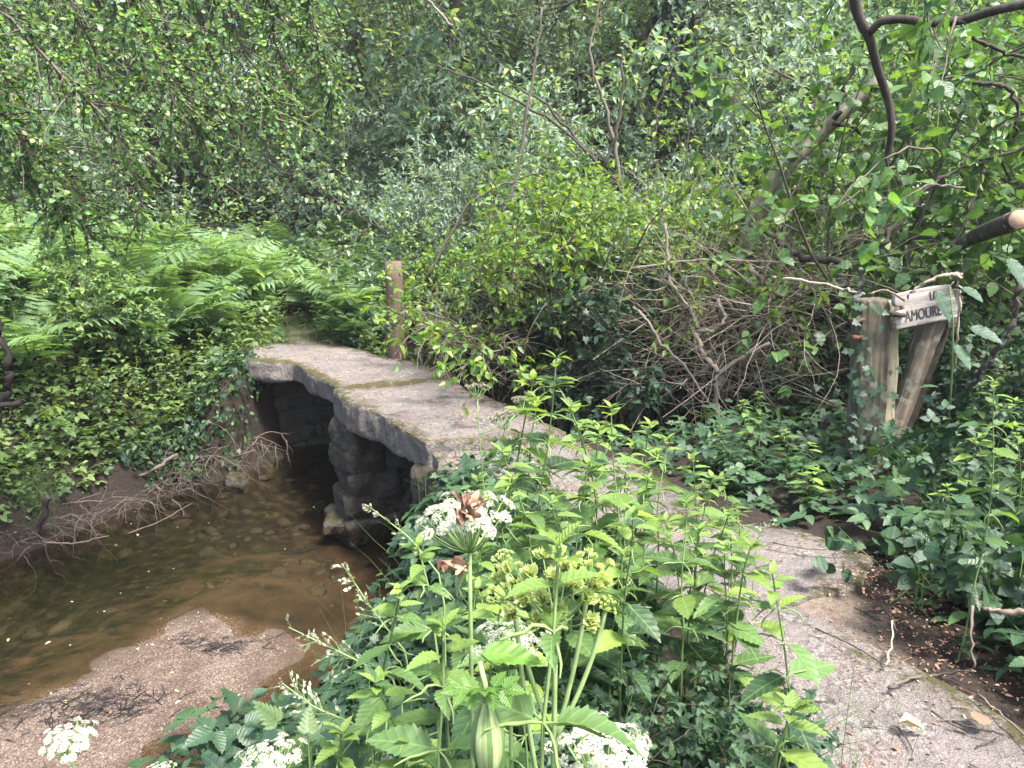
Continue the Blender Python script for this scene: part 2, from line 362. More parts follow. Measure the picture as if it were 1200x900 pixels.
# ------------------------------------------------------------------ channel, gravel bar and terrain
FAR = [(-9, -2), (-6.6, 1.5), (-5.2, 4.0), (-4.12, 5.72), (-3.62, 6.95), (-3.35, 7.5), (-2.85, 7.95), (-2.85, 8.6), (-2.75, 8.95), (-1.8, 9.35), (0, 10), (3, 10.9), (8, 12), (30, 16)]
NEAR = [(-4.2, -3), (-2.3, .8), (-1.3, 2.4), (-.85, 3.46), (-.55, 4.4), (-.55, 5.2), (-.1, 5.65), (.5, 6.2), (1.5, 6.7), (4, 7.8), (9, 9), (30, 12)]
CH = np.array(FAR + NEAR[::-1], float)
BARPX = [(-140, 900), (0, 832), (90, 790), (150, 752), (200, 722), (240, 711), (268, 714), (290, 730), (322, 735), (341, 752), (334, 775), (318, 790), (300, 806), (270, 826), (235, 850), (182, 856), (168, 880), (140, 915), (60, 1000), (-140, 1040)]
BAR = np.array([onz(px, py, -1.12) for px, py in BARPX])
def poly_sd(P, x, y):
    """signed distance to a polygon, negative inside"""
    d = np.full(x.shape, 1e9); ins = np.zeros(x.shape, bool); n = len(P)
    for i in range(n):
        ax, ay = P[i]; bx, by = P[(i + 1) % n]; ex, ey = bx - ax, by - ay
        t = np.clip(((x - ax) * ex + (y - ay) * ey) / (ex * ex + ey * ey + 1e-12), 0, 1)
        d = np.minimum(d, np.hypot(x - ax - t * ex, y - ay - t * ey))
        c = ((ay > y) != (by > y)) & (x < ex * (y - ay) / (ey + 1e-12 if ey == 0 else ey) + ax)
        ins ^= c
    return np.where(ins, -d, d)
FARL = np.array(FAR)
def side_far(x, y):
    """True on the far (left) side of the stream"""
    df = np.full(x.shape, 1e9); dn = np.full(x.shape, 1e9)
    for L_, which in ((FAR, 0), (NEAR, 1)):
        for i in range(len(L_) - 1):
            ax, ay = L_[i]; bx, by = L_[i + 1]; ex, ey = bx - ax, by - ay
            t = np.clip(((x - ax) * ex + (y - ay) * ey) / (ex * ex + ey * ey), 0, 1); d = np.hypot(x - ax - t * ex, y - ay - t * ey)
            if which == 0: df = np.minimum(df, d)
            else: dn = np.minimum(dn, d)
    return df < dn
WZ = -1.15
BA, BB = np.array((.55, 4.0)), np.array((-3.1, 9.9))       # axis of the bridge
def axis_dist(x, y):
    e = BB - BA; t = np.clip(((x - BA[0]) * e[0] + (y - BA[1]) * e[1]) / (e @ e), 0, 1)
    return np.hypot(x - BA[0] - t * e[0], y - BA[1] - t * e[1])
PATH = np.array([(.2, -3), (.5, .5), (1.2, 2.2), (1.2, 3.2), (.7, 4.2), (-.9, 7), (-2.3, 9), (-3.1, 11), (-3.6, 13), (-4.2, 16)])
def path_dist(x, y):
    d = np.full(x.shape, 1e9)
    for i in range(len(PATH) - 1):
        ax, ay = PATH[i]; bx, by = PATH[i + 1]; ex, ey = bx - ax, by - ay
        t = np.clip(((x - ax) * ex + (y - ay) * ey) / (ex * ex + ey * ey), 0, 1); d = np.minimum(d, np.hypot(x - ax - t * ex, y - ay - t * ey))
    return d
def height(x, y):
    x = np.asarray(x, float); y = np.asarray(y, float)
    p = np.stack([x, y, 0 * x], -1).reshape(-1, 3)
    n1 = fbm(p, 3, .8).reshape(x.shape); n2 = fbm(p, 3, 4.5).reshape(x.shape)
    d = poly_sd(CH, x, y) + .07 * n1 + .03 * n2
    bd = poly_sd(BAR, x, y) + .05 * n1 + .035 * n2
    bed = WZ - .20 * smooth(-d / .45) + .03 * n1 + .012 * n2
    bed = np.maximum(bed, np.where(bd < 1.2, WZ + .026 * smooth((.1 - bd) / .5) - .17 * smooth((bd + .05) / 1.3) + .011 * n2 + .008 * n1, -9))
    far = side_far(x, y)
    ax = axis_dist(x, y)
    nearb = smooth((1.5 - ax) / .7)
    zl = WZ + .35 * smooth(d / .35) + 1.15 * smooth((d - .25) / 1.7) + .2 * np.clip(d - 1.6, 0, 4) * smooth((12.5 - y) / 2)
    zn = WZ + .6 * smooth(d / .25) + .5 * smooth((d - .1) / .9)
    zs = WZ + 1.05 * smooth(d / .22)
    bank = np.where(far, zl, zn); bank = bank * (1 - nearb) + zs * nearb
    bank = bank + (.05 * n1 + .025 * n2) * smooth(d / .4)
    pd = path_dist(x, y)
    flat = smooth((.95 - pd) / .5) * smooth((d - .1) / .5)
    bank = bank * (1 - flat) + (-.06 + .01 * n2) * flat
    z = np.where(d < 0, bed, np.maximum(bank, bed))
    hill = np.minimum(np.maximum(y - 12.5, 0), 28); z = z + np.where(d > 0, .16 * hill + .0022 * hill ** 2 * (hill < 60) + (hill >= 60) * (.0022 * 3600), 0) * smooth((d - .5) / 3)
    z = z + np.where(far, np.maximum(-x - 7, 0) * .08, 0) * smooth((40 + x) / 30)
    return z
def hz(x, y): return float(height(np.array([x]), np.array([y]))[0])

def grid_axis(lo, hi, fine_lo, fine_hi, step, coarse_n):
    a = np.arange(fine_lo, fine_hi, step)
    q = np.linspace(0, 1, coarse_n) ** 2
    return np.concatenate([(fine_lo - (fine_lo - lo) * q)[::-1][:-1], a, fine_hi + (hi - fine_hi) * q])
gx = grid_axis(-200, 200, -7, 5, .05, 36); gy = grid_axis(-60, 260, -.5, 13, .05, 40)
GX, GY = np.meshgrid(gx, gy); GZ = height(GX, GY)
g = MB(); nx, ny = len(gx), len(gy)
ii, jj = np.meshgrid(np.arange(ny - 1), np.arange(nx - 1), indexing='ij'); q = (ii * nx + jj).ravel()
g.add(np.stack([GX, GY, GZ], -1).reshape(-1, 3), np.stack([q, q + 1, q + nx + 1, q + nx], 1))
def ground_mat():
    m, t, N, L, P, O = newmat('ground'); c = coords(N)
    a = N.new('ShaderNodeAttribute'); a.attribute_name = 'bed'; b = N.new('ShaderNodeAttribute'); b.attribute_name = 'bar'; pa = N.new('ShaderNodeAttribute'); pa.attribute_name = 'path'
    n1 = noise(N, L, 4, 8, .65, c); n2 = noise(N, L, 45, 5, .7, c); nf = noise(N, L, 190, 3, .6, c)
    soil = ramp(N, [(.3, (.012, .009, .007)), (.7, (.04, .029, .022))]); L.new(n2.outputs[0], soil.inputs[0])
    dirt = ramp(N, [(.3, (.1, .075, .055)), (.7, (.24, .19, .15))]); L.new(n2.outputs[0], dirt.inputs[0])
    # stream bed: sandy brown, with dark weedy stones on the far half
    bedc = ramp(N, [(.25, (.02, .014, .009)), (.5, (.05, .035, .023)), (.75, (.1, .073, .05))]); L.new(nf.outputs[0], bedc.inputs[0])
    n3 = noise(N, L, 2.6, 6, .62, c, (.75, 1.2, 1), .9)
    wd = N.new('ShaderNodeAttribute'); wd.attribute_name = 'weed'
    wf = mathn(N, L, 'MULTIPLY', mathn(N, L, 'SUBTRACT', mathn(N, L, 'ADD', n3.outputs[0], wd.outputs['Fac']), .64), 8.0, True)
    weed = ramp(N, [(.35, (.004, .004, .003)), (.52, (.016, .015, .008)), (.7, (.055, .045, .024))]); L.new(noise(N, L, 9, 6, .65, c).outputs[0], weed.inputs[0])
    mo = ramp(N, [(.38, (.35, .33, .3)), (.6, (1.2, 1.15, 1.1))]); L.new(noise(N, L, 1.7, 7, .65, c, None, .6).outputs[0], mo.inputs[0])
    bedc = mixc(N, L, wf, mixc(N, L, .9, bedc.outputs[0], mo.outputs[0], 'MULTIPLY'), weed.outputs[0])
    vo = N.new('ShaderNodeTexVoronoi'); vo.inputs['Scale'].default_value = 125; L.new(c, vo.inputs['Vector'])
    gr = ramp(N, [(0, (.034, .025, .019)), (.35, (.1, .073, .056)), (.7, (.16, .12, .095)), (1, (.29, .23, .19))]); L.new(vo.outputs['Color'], gr.inputs[0])
    dk = ramp(N, [(.42, (.55, .5, .48)), (.6, (1, 1, 1))]); L.new(n1.outputs[0], dk.inputs[0]); grc = mixc(N, L, .8, gr.outputs[0], dk.outputs[0], 'MULTIPLY')
    col = mixc(N, L, pa.outputs['Fac'], soil.outputs[0], dirt.outputs[0])
    col = mixc(N, L, a.outputs['Fac'], col, bedc); col = mixc(N, L, b.outputs['Fac'], col, grc)
    L.new(col, P.inputs['Base Color']); P.inputs['Roughness'].default_value = .9; P.inputs['Specular IOR Level'].default_value = .2
    h = mathn(N, L, 'ADD', mathn(N, L, 'MULTIPLY', n2.outputs[0], .6), mathn(N, L, 'MULTIPLY', vo.outputs['Distance'], .35))
    L.new(bump(N, L, h, .018, .8), P.inputs['Normal'])
    return m
gm = g.mesh('ground', ground_mat())
def vattr(me, name, v):
    a = me.attributes.new(name, 'FLOAT', 'POINT'); a.data.foreach_set('value', np.asarray(v, np.float32).ravel())
fx, fy = GX.ravel(), GY.ravel()
cd = poly_sd(CH, fx, fy); bd = poly_sd(BAR, fx, fy)
p3 = np.stack([fx, fy, 0 * fx], 1); nn = fbm(p3, 4, 5) * .05
vattr(gm, 'bed', smooth((.03 - cd + nn) / .12)); vattr(gm, 'bar', smooth((.14 - bd + nn * 2.) / .35))
vattr(gm, 'path', smooth((.36 - .1 * (fy > 9) - path_dist(fx, fy) + nn) / .3) * (cd > .1) * smooth((12 - fy) / 1.5))
# weed grows on the deeper, far side of the channel
sd_n = np.full(fx.shape, 1e9)
for i in range(len(FAR) - 1):
    ax_, ay_ = FAR[i]; bx_, by_ = FAR[i + 1]; ex, ey = bx_ - ax_, by_ - ay_
    t_ = np.clip(((fx - ax_) * ex + (fy - ay_) * ey) / (ex * ex + ey * ey), 0, 1); sd_n = np.minimum(sd_n, np.hypot(fx - ax_ - t_ * ex, fy - ay_ - t_ * ey))
vattr(gm, 'weed', np.clip(.5 - .3 * np.maximum(sd_n - .65, 0), -.3, .5))
o = link('ground', gm); o['kind'] = 'structure'; o['label'] = 'dark soil banks, sandy stream bed and gravel bar'; o['category'] = 'ground'

def water_mat():
    m, t, N, L, P, O = newmat('water'); N.remove(P); c = coords(N)
    n = noise(N, L, 7, 3, .5, c); n2 = noise(N, L, 30, 2, .5, c)
    nb = bump(N, L, mathn(N, L, 'ADD', n.outputs[0], mathn(N, L, 'MULTIPLY', n2.outputs[0], .25)), .014, .6)
    tr = N.new('ShaderNodeBsdfTransparent'); tr.inputs[0].default_value = (.86, .79, .68, 1)
    gl = N.new('ShaderNodeBsdfGlossy'); gl.inputs['Roughness'].default_value = .03; L.new(nb, gl.inputs['Normal'])
    fr = N.new('ShaderNodeFresnel'); fr.inputs[0].default_value = 1.33; L.new(nb, fr.inputs['Normal'])
    mx = N.new('ShaderNodeMixShader'); L.new(fr.outputs[0], mx.inputs[0]); L.new(tr.outputs[0], mx.inputs[1]); L.new(gl.outputs[0], mx.inputs[2]); L.new(mx.outputs[0], O.inputs[0])
    return m
wv = MB(); cc = CH.copy(); wp = [(x, y, WZ) for x, y in FAR] + [(x, y, WZ) for x, y in NEAR]
ws = []
for (a, b) in zip(FAR, FAR[1:]): pass
# a strip a little wider than the channel; the banks cut its edge
def widen(Lst, other):
    out = []
    for i, p in enumerate(Lst):
        q_ = min(other, key=lambda r_: (r_[0] - p[0]) ** 2 + (r_[1] - p[1]) ** 2); v = np.array(p, float) - np.array(q_, float); v /= np.linalg.norm(v); out.append((p[0] + v[0] * .25, p[1] + v[1] * .25))
    return out
bmw = bmesh.new(); vsq = [bmw.verts.new((x, y, WZ)) for x, y in widen(FAR, NEAR) + widen(NEAR, FAR)[::-1]]
bmw.faces.new(vsq); bmesh.ops.triangulate(bmw, faces=bmw.faces[:]); mw = bpy.data.meshes.new('water'); bmw.to_mesh(mw); bmw.free(); mw.materials.append(water_mat())
for p_ in mw.polygons:
    if p_.normal.z < 0: mw.flip_normals(); break
o = link('water', mw); o['kind'] = 'structure'; o['label'] = 'shallow clear brown stream'; o['category'] = 'stream'

# ------------------------------------------------------------------ stones: remeshed and worn solids
DG = None
def solidify(bm, voxel, amp, freq, seed, mats, mossf=None, name='stone', smooth_it=5):
    me = bpy.data.meshes.new(name); bmesh.ops.recalc_face_normals(bm, faces=bm.faces[:]); bm.to_mesh(me); bm.free()
    tmp = bpy.data.objects.new('tmp_solid', me); COL.objects.link(tmp)
    md = tmp.modifiers.new('r', 'REMESH'); md.mode = 'VOXEL'; md.voxel_size = voxel
    sm = tmp.modifiers.new('s', 'SMOOTH'); sm.iterations = smooth_it; sm.factor = .5
    dg = bpy.context.evaluated_depsgraph_get(); out = bpy.data.meshes.new_from_object(tmp.evaluated_get(dg))
    bpy.data.objects.remove(tmp); bpy.data.meshes.remove(me); out.name = name
    n = len(out.vertices); V = np.empty(n * 3, np.float32); out.vertices.foreach_get('co', V); V = V.reshape(-1, 3).astype(float)
    Nn = np.empty(n * 3, np.float32); out.vertices.foreach_get('normal', Nn); Nn = Nn.reshape(-1, 3)
    d = amp * fbm(V + seed * 7.7, 4, freq) + amp * .25 * fbm(V + seed, 2, freq * 7)
    V2 = V + Nn * d[:, None]
    out.vertices.foreach_set('co', V2.astype(np.float32).ravel()); out.update()
    out.polygons.foreach_set('use_smooth', np.ones(len(out.polygons), bool))
    out.materials.clear(); out.materials.append(mats)
    vattr(out, 'moss', mossf(V2, Nn) if mossf else np.full(n, .2))
    return out
def prism(poly, z0, z1, rough=.03, seed=0, seg=.12):
    rg = np.random.default_rng(seed); pts = []
    P = [np.array(p, float) for p in poly]
    for i in range(len(P)):
        a, b = P[i], P[(i + 1) % len(P)]; k = max(1, int(np.linalg.norm(b - a) / seg))
        for j in range(k): pts.append(a + (b - a) * j / k + (rg.normal(0, rough, 2) if j else 0))
    bm = bmesh.new(); lo = [bm.verts.new((p[0], p[1], z0)) for p in pts]; hi = [bm.verts.new((p[0], p[1], z1)) for p in pts]
    bm.faces.new(lo[::-1]); bm.faces.new(hi); n = len(pts)
    for i in range(n): bm.faces.new((lo[i], lo[(i + 1) % n], hi[(i + 1) % n], hi[i]))
    return bm
def boulder(size, seed, voxel=.02, amp=.03, mat='pierstone', moss=.3, name='stone'):
    bm = bmesh.new(); bmesh.ops.create_cube(bm, size=1)
    rg = np.random.default_rng(seed)
    for v in bm.verts: v.co = Vector([v.co[i] * size[i] * (1 + rg.uniform(-.13, .08)) for i in range(3)])
    bmesh.ops.bevel(bm, geom=bm.edges[:], offset=min(size) * .14, segments=1, affect='EDGES')
    return solidify(bm, voxel, amp, 3.5 / max(.3, max(size)), seed, M[mat], lambda V, Nn: moss * smooth(Nn[:, 2]) + .1, name, 2)

bridge = tag(empty('stone_bridge', (-1.2, 6.8, 0)), 'low footbridge of big flat mossy stone slabs crossing the brown stream', 'footbridge')
def child_mesh(name, me, parent, label=None):
    o = link(name, me, parent); o.matrix_parent_inverse = Matrix.Identity(4)
    o.location = Vector((0, 0, 0)) - parent.location
    if label: o['label'] = label
    return o
def slabpoly(px, z=0.0): return [onz(a, b, z) for a, b in px]
def edge_moss(poly, amt, side=None):
    P = np.array(poly)
    def f(V, Nn):
        d = -poly_sd(P, V[:, 0], V[:, 1]); m_ = amt * smooth((.25 - d) / .25) * (Nn[:, 2] > .3)
        if side is not None: m_ = m_ * side(V)
        return m_ + .12 * (Nn[:, 2] <= .3)
    return f
# far slab, middle slab and near slab
sA = [(-3.4, 9.2), (-3.2, 8.75), (-2.95, 8.5), (-2.42, 8.36), (-2.05, 7.72), (-1.62, 7.02), (-1.25, 7.1), (-.62, 7.55), (-.55, 7.68), (-.8, 8.1), (-1.3, 8.6), (-1.9, 9.3), (-2.6, 9.75), (-3.2, 9.7)]
sB = [(-1.66, 7.0), (-1.3, 6.35), (-.95, 5.85), (-.62, 5.28), (-.1, 5.35), (.42, 5.55), (.12, 6.2), (-.35, 7.0), (-.62, 7.5), (-1.2, 7.08)]
sC = [(-.6, 5.22), (-.5, 4.75), (-.2, 4.3), (.15, 3.85), (.6, 3.65), (1.05, 3.95), (1.1, 4.25), (.85, 4.7), (.55, 5.35), (.4, 5.5), (-.1, 5.3)]
sD = [(.25, 3.75), (.55, 3.3), (.75, 3.05), (1.2, 3.0), (1.55, 3.15), (1.75, 3.45), (1.5, 3.8), (1.1, 3.9), (.62, 3.6)]
sE = [(.8, 2.98), (.78, 2.5), (.85, 1.95), (.8, 1.4), (.9, .9), (1.75, .9), (1.7, 1.6), (1.64, 2.1), (1.5, 2.42), (1.32, 2.75), (1.2, 2.95)]
right = lambda V: smooth((V[:, 0] * .85 + V[:, 1] * .5 - 2.6) / .5) * .9 + .15
for i, (pl, zt, th, sd_, am) in enumerate(((sA, .02, .24, 1, 1.1), (sB, .0, .25, 2, .75), (sC, -.02, .3, 3, .8))):
    me = solidify(prism(pl, zt - th, zt, .02, sd_, .22), .025, .03, 1.9, sd_ * 3.1, M['slab'], edge_moss(pl, am), 'slab')
    child_mesh('slab', me, bridge, ['farthest slab with thick moss on its left end', 'middle slab, thin and bare', 'nearest slab half hidden by nettles'][i])
# pier: a rubble core with big rounded stones in courses (along the stream)
u = np.array((.86, .51)); v_ = np.array((-.51, .86))       # u along the stream, v along the bridge
pc = np.array((-1.5, 6.78))
def orient(bm_me, loc, ang, parent, name='stone'):
    o = link(name, bm_me, parent); o.location = loc; o.rotation_euler = (0, 0, ang); return o
au = math.atan2(u[1], u[0])
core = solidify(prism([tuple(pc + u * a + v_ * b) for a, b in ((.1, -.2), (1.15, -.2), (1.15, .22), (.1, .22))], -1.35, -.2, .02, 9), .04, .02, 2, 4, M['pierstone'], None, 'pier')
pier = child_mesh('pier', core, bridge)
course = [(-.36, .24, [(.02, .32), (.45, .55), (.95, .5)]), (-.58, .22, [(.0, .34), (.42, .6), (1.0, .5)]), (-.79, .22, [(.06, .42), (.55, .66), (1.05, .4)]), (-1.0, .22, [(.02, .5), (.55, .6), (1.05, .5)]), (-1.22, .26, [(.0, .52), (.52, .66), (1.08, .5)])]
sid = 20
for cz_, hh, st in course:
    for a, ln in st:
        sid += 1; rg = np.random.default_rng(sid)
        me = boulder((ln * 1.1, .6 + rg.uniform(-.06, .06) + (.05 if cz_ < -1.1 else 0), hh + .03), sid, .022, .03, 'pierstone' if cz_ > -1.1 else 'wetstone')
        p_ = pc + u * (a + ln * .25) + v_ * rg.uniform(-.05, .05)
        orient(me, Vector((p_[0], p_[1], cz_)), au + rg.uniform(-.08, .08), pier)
def abutment(origin, wlen, sgn, seed):
    o0 = np.array(origin)
    core = solidify(prism([tuple(o0 + u * a + v_ * b * sgn) for a, b in ((.12, .24), (wlen, .24), (wlen, .7), (.12, .7))], -1.3, -.24, .02, seed), .04, .02, 2, seed, M['pierstone'], None, 'abutment')
    ab = child_mesh('abutment', core, bridge); s_ = seed * 31
    for k in range(5):
        a = -.05
        while a < wlen:
            s_ += 1; rg = np.random.default_rng(s_); ln = rg.uniform(.32, .55)
            me = boulder((ln * 1.12, .44, .262), s_, .024, .03)
            p_ = o0 + u * (a + ln / 2) + v_ * sgn * (.2 + rg.uniform(-.04, .04))
            orient(me, Vector((p_[0], p_[1], -1.2 + k * .215)), au + rg.uniform(-.08, .08), ab); a += ln * .95
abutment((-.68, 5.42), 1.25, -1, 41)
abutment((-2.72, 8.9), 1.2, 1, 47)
for nm, pl, zt, sd_, lab in (('stone_slab', sD, -.03, 5, 'mossy edged path slab between the sign post and the tall nettles'), ('stone_slab', sE, -.02, 6, 'large pale worn path slab in the lower right corner')):
    me = solidify(prism(pl, zt - .22, zt, .02, sd_, .22), .03, .016, 1.5, sd_ * 3.3, M['slab'], edge_moss(pl, .75, lambda V: smooth((V[:, 0] - 1.1) / .4)), nm)
    tag(link(nm, me), lab, 'stone slab')
# the mossy stone at the water's edge and a few by the bridge
for (px, py, z, sz, sd_, lab) in ((277, 562, -1.12, (.22, .18, .15), 71, 'round mossy stone at the foot of the far bank in the water'), (405, 612, -1.17, (.34, .3, .14), 74, 'dark wet stone at the foot of the bridge pier')):
    x, y = onz(px, py, z)
    if sd_ == 72: x, y = -2.95, 8.28
    me = boulder(sz, sd_, .016, .02, 'wetstone', 1.0); o = tag(link('boulder', me), lab, 'stone'); o.location = (x, y, z)

# ------------------------------------------------------------------ growth helpers
def grow(rg, S, D, Ln, K, curl=.15, grav=0.0):
    P = [S]; d = nrm(D)
    for k in range(K):
        d = nrm(d + rg.normal(0, curl, d.shape) + np.array([0, 0, grav])); P.append(P[-1] + d * (Ln / K)[:, None])
    return np.stack(P, 1)
def sample(rg, P, n, t0=.2, t1=1.0):
    """n points on each polyline: positions, directions, parent index, t"""
    N, K, _ = P.shape; idx = np.repeat(np.arange(N), n); t = rg.uniform(t0, t1, len(idx)); s_ = t * (K - 1); k = np.minimum(s_.astype(int), K - 2); f = (s_ - k)[:, None]
    a, b = P[idx, k], P[idx, k + 1]
    return a + (b - a) * f, nrm(b - a), idx, t
def spread(rg, D, ang, jit=.25):
    r_ = rg.normal(size=D.shape); perp = nrm(r_ - (r_ * D).sum(-1, keepdims=True) * D); a = ang + rg.normal(0, jit, (len(D), 1))
    return nrm(D * np.cos(a) + perp * np.sin(a))
def put_leaves(mb, rg, P, n, T, size, mat=0, t0=.1, droop=-.15, flat=.7, rlo=0., rhi=1., wid=1.0):
    pos, d, idx, t = sample(rg, P, n, t0, 1.0)
    ax = spread(rg, d, .9, .3); ax[:, 2] += droop; nr = rg.normal(0, 1 - flat * .6, ax.shape) + np.array([0, 0, flat * 1.4])
    Ts = T if isinstance(T, list) else [T]; pick = rg.integers(0, len(Ts), len(pos)); sz = size * rg.uniform(.6, 1.25, len(pos)); rn = rlo + (rhi - rlo) * rg.random(len(pos)) ** 1.3
    for i, t_ in enumerate(Ts):
        m_ = pick == i; mb.leaves(t_, pos[m_], ax[m_], nr[m_], sz[m_], rn[m_], mat, wid)
def radii(P, r0, r1): K = P.shape[1]; return np.broadcast_to(np.asarray(r0)[..., None] if np.ndim(r0) else r0, (len(P), 1)) * (1 - np.linspace(0, 1, K)[None] * (1 - r1))
def shrub_meshes(name, seed, h, nst, leafT, leafsz, leafmat_, lean=.45, nb=9, ntw=7, nlf=9, r0=.02, barkm='twig', grav=-.03, low=.15, curl=.12, bl=.42, tl=.16):
    rg = np.random.default_rng(seed); S = np.stack([rg.normal(0, .08 * h, nst), rg.normal(0, .08 * h, nst), np.zeros(nst)], 1)
    a = rg.uniform(0, 2 * math.pi, nst); ln = np.abs(rg.normal(0, lean, nst)); D = np.stack([np.cos(a) * ln, np.sin(a) * ln, np.ones(nst)], 1)
    st = grow(rg, S, D, h * rg.uniform(.75, 1.15, nst), 9, curl, grav)
    wood = MB(); wood.tubes(st, radii(st, r0 * rg.uniform(.6, 1.2, nst), .25), 5)
    p, d, ix, t = sample(rg, st, nb, low, 1.0); br = grow(rg, p, spread(rg, d, .9, .3), h * bl * (1.15 - .6 * t) * rg.uniform(.6, 1.2, len(p)), 6, .18, grav); wood.tubes(br, radii(br, r0 * .35, .3), 4)
    p, d, ix, t = sample(rg, br, ntw, .2, 1.0); tw = grow(rg, p, spread(rg, d, .8, .3), h * tl * rg.uniform(.5, 1.3, len(p)), 4, .2, grav * 1.5); wood.tubes(tw, radii(tw, r0 * .13, .4), 3)
    lf = MB(); put_leaves(lf, rg, tw, nlf, leafT, leafsz); put_leaves(lf, rg, br, max(1, nlf // 2), leafT, leafsz)
    return wood.mesh(name + '_stems', M[barkm]), lf.mesh(name + '_leaves', M[leafmat_])
def shrub(name, seed, *a, **k):
    w_, l_ = shrub_meshes(name, seed, *a, **k); e = empty(name, (0, 0, -50)); link('stems', w_, e); link('foliage', l_, e); return e
used = set()
def place(proto, loc, rz=0., sc=1., label=None, cat=None, group=None, tilt=0.):
    if proto.name not in used:
        used.add(proto.name); o = proto; o.location = loc; o.rotation_euler = (tilt, 0, rz); o.scale = sc if isinstance(sc, tuple) else (sc,) * 3
    else: o = dup(proto, loc, rz, sc, tilt)
    for k in ('group',):
        if k in o: del o[k]
    tag(o, label, cat, group); return o
rng = np.random.default_rng(5)

# ------------------------------------------------------------------ woodland behind
def tree_meshes(name, seed, h, r0, leafT, leafsz, lm, nl=10, crown0=.25, spreadr=.35, nb=16, ntw=9, nlf=9, ivy=0):
    rg = np.random.default_rng(seed); K = 12; tr = grow(rg, np.zeros((1, 3)), np.array([[rg.normal(0, .08), rg.normal(0, .08), 1.]]), np.array([h]), K, .05, .02)
    wood = MB(); wood.tubes(tr, radii(tr, np.array([r0]), .15), 9)
    t_ = np.linspace(crown0, .97, nl); s_ = t_ * K; k = np.minimum(s_.astype(int), K - 1); p = tr[0, k] + (tr[0, k + 1] - tr[0, k]) * (s_ - k)[:, None]
    a = np.arange(nl) * 2.4 + rg.normal(0, .3, nl); D = np.stack([np.cos(a), np.sin(a), .35 + .6 * t_], 1)
    lb = grow(rg, p, D, h * spreadr * (1.25 - .8 * t_) * rg.uniform(.75, 1.2, nl), 8, .13, -.01); wood.tubes(lb, radii(lb, r0 * .4 * (1.1 - t_), .2), 6)
    p, d, ix, t = sample(rg, lb, nb, .15, 1.); br = grow(rg, p, spread(rg, d, .8, .3), h * .12 * rg.uniform(.6, 1.4, len(p)), 5, .18, -.04); wood.tubes(br, radii(br, r0 * .09, .3), 4)
    p, d, ix, t = sample(rg, br, ntw, .1, 1.); tw = grow(rg, p, spread(rg, d, .9, .3), h * .05 * rg.uniform(.5, 1.5, len(p)), 3, .2, -.08); wood.tubes(tw, radii(tw, r0 * .03, .4), 3)
    lf = MB(); put_leaves(lf, rg, tw, nlf, leafT, leafsz)
    if ivy:
        pos, d, ix, t = sample(rg, tr, ivy, .0, .75); ax = rg.normal(size=pos.shape); ax = nrm(ax - (ax * d).sum(-1, keepdims=True) * d)
        iv = MB(); iv.leaves(L_IVY, pos + ax * (r0 + rg.uniform(0, .16, len(pos)))[:, None], ax * .5 + np.array([0, 0, -.8]), ax + rg.normal(0, .3, ax.shape), rg.uniform(.07, .12, len(pos)), rg.random(len(pos)))
        return wood, lf, iv
    return wood, lf, None
def tree(name, seed, h, r0, leafT, leafsz, lm, **k):
    w_, l_, iv = tree_meshes(name, seed, h, r0, leafT, leafsz, lm, **k); e = empty(name, (0, 0, -50)); link('trunk', w_.mesh('trunk', M['bark']), e); link('crown', l_.mesh('crown', M[lm]), e)
    if iv: link('ivy', iv.mesh('ivy_sheath', M['ivy']), e)
    return e
T1 = [tree('woodland_tree', 101, 9.5, .17, L_SIMPLE, .1, 'darkleaf', nl=14, nb=16, ntw=9, nlf=12, crown0=.12),
      tree('woodland_tree', 102, 11, .2, L_SIMPLE, .095, 'greygreen', nl=14, nb=16, ntw=9, nlf=13, crown0=.1),
      tree('woodland_tree', 103, 8.5, .14, L_SIMPLE, .09, 'sallow', nl=14, nb=15, ntw=9, nlf=12, crown0=.1)]
IVT = tree('ivy_clad_tree', 110, 9, .17, L_TINY, .075, 'greygreen', nl=12, nb=14, ntw=8, nlf=8, crown0=.35, ivy=3500)
DKT = tree('dark_trunk_tree', 111, 9, .16, L_SIMPLE, .07, 'darkleaf', nl=11, nb=14, ntw=8, nlf=8, crown0=.4)
W = [shrub('sallow_bush', 201, 3.4, 13, L_SIMPLE, .075, 'sallow', nb=11, ntw=8, nlf=11, r0=.022),
     shrub('sallow_bush', 202, 3.0, 15, L_NARROW, .085, 'greygreen', nb=11, ntw=8, nlf=12, r0=.018, lean=.5),
     shrub('sallow_bush', 203, 3.6, 12, L_SIMPLE, .065, 'hawthorn', nb=12, ntw=8, nlf=11, r0=.022),
     shrub('sallow_bush', 204, 2.6, 16, L_SIMPLE, .06, 'greygreen', nb=11, ntw=8, nlf=12, r0=.016, lean=.6)]
# far rank of trees up the slope
far_spots = [(-13, 21), (-10.5, 17.5), (-8.2, 23), (-6.6, 26), (-4.2, 24), (-1.8, 21), (.3, 25.5), (2.4, 20), (4.6, 24), (6.5, 19), (8.6, 23), (10.8, 18.5), (13, 22), (15.5, 19.5), (17.5, 25), (-16, 26), (-12.5, 29), (-7, 30), (-2, 31), (3, 31), (8, 30), (13, 30), (19, 31), (-20, 22)]
for i, (x, y) in enumerate(far_spots):
    place(T1[(i * 2 + i // 3) % 3], (x, y, hz(x, y) - .1), i * 1.7, 1.2 + .18 * ((i * 7) % 5 - 2) / 2, 'leafy tree in the far rank of the wood on the slope behind the thicket', 'tree', 'trees of the far wood')
place(DKT, (-1.3, 14.5, hz(-1.3, 14.5)), .4, 1., 'bare dark trunk rising above the thicket, right of the gap in the wood', 'tree')
place(IVT, (2.75, 12.6, hz(2.75, 12.6)), 2.0, 1., 'trunk wrapped thickly in dark ivy, right of centre above the dead brushwood', 'tree')
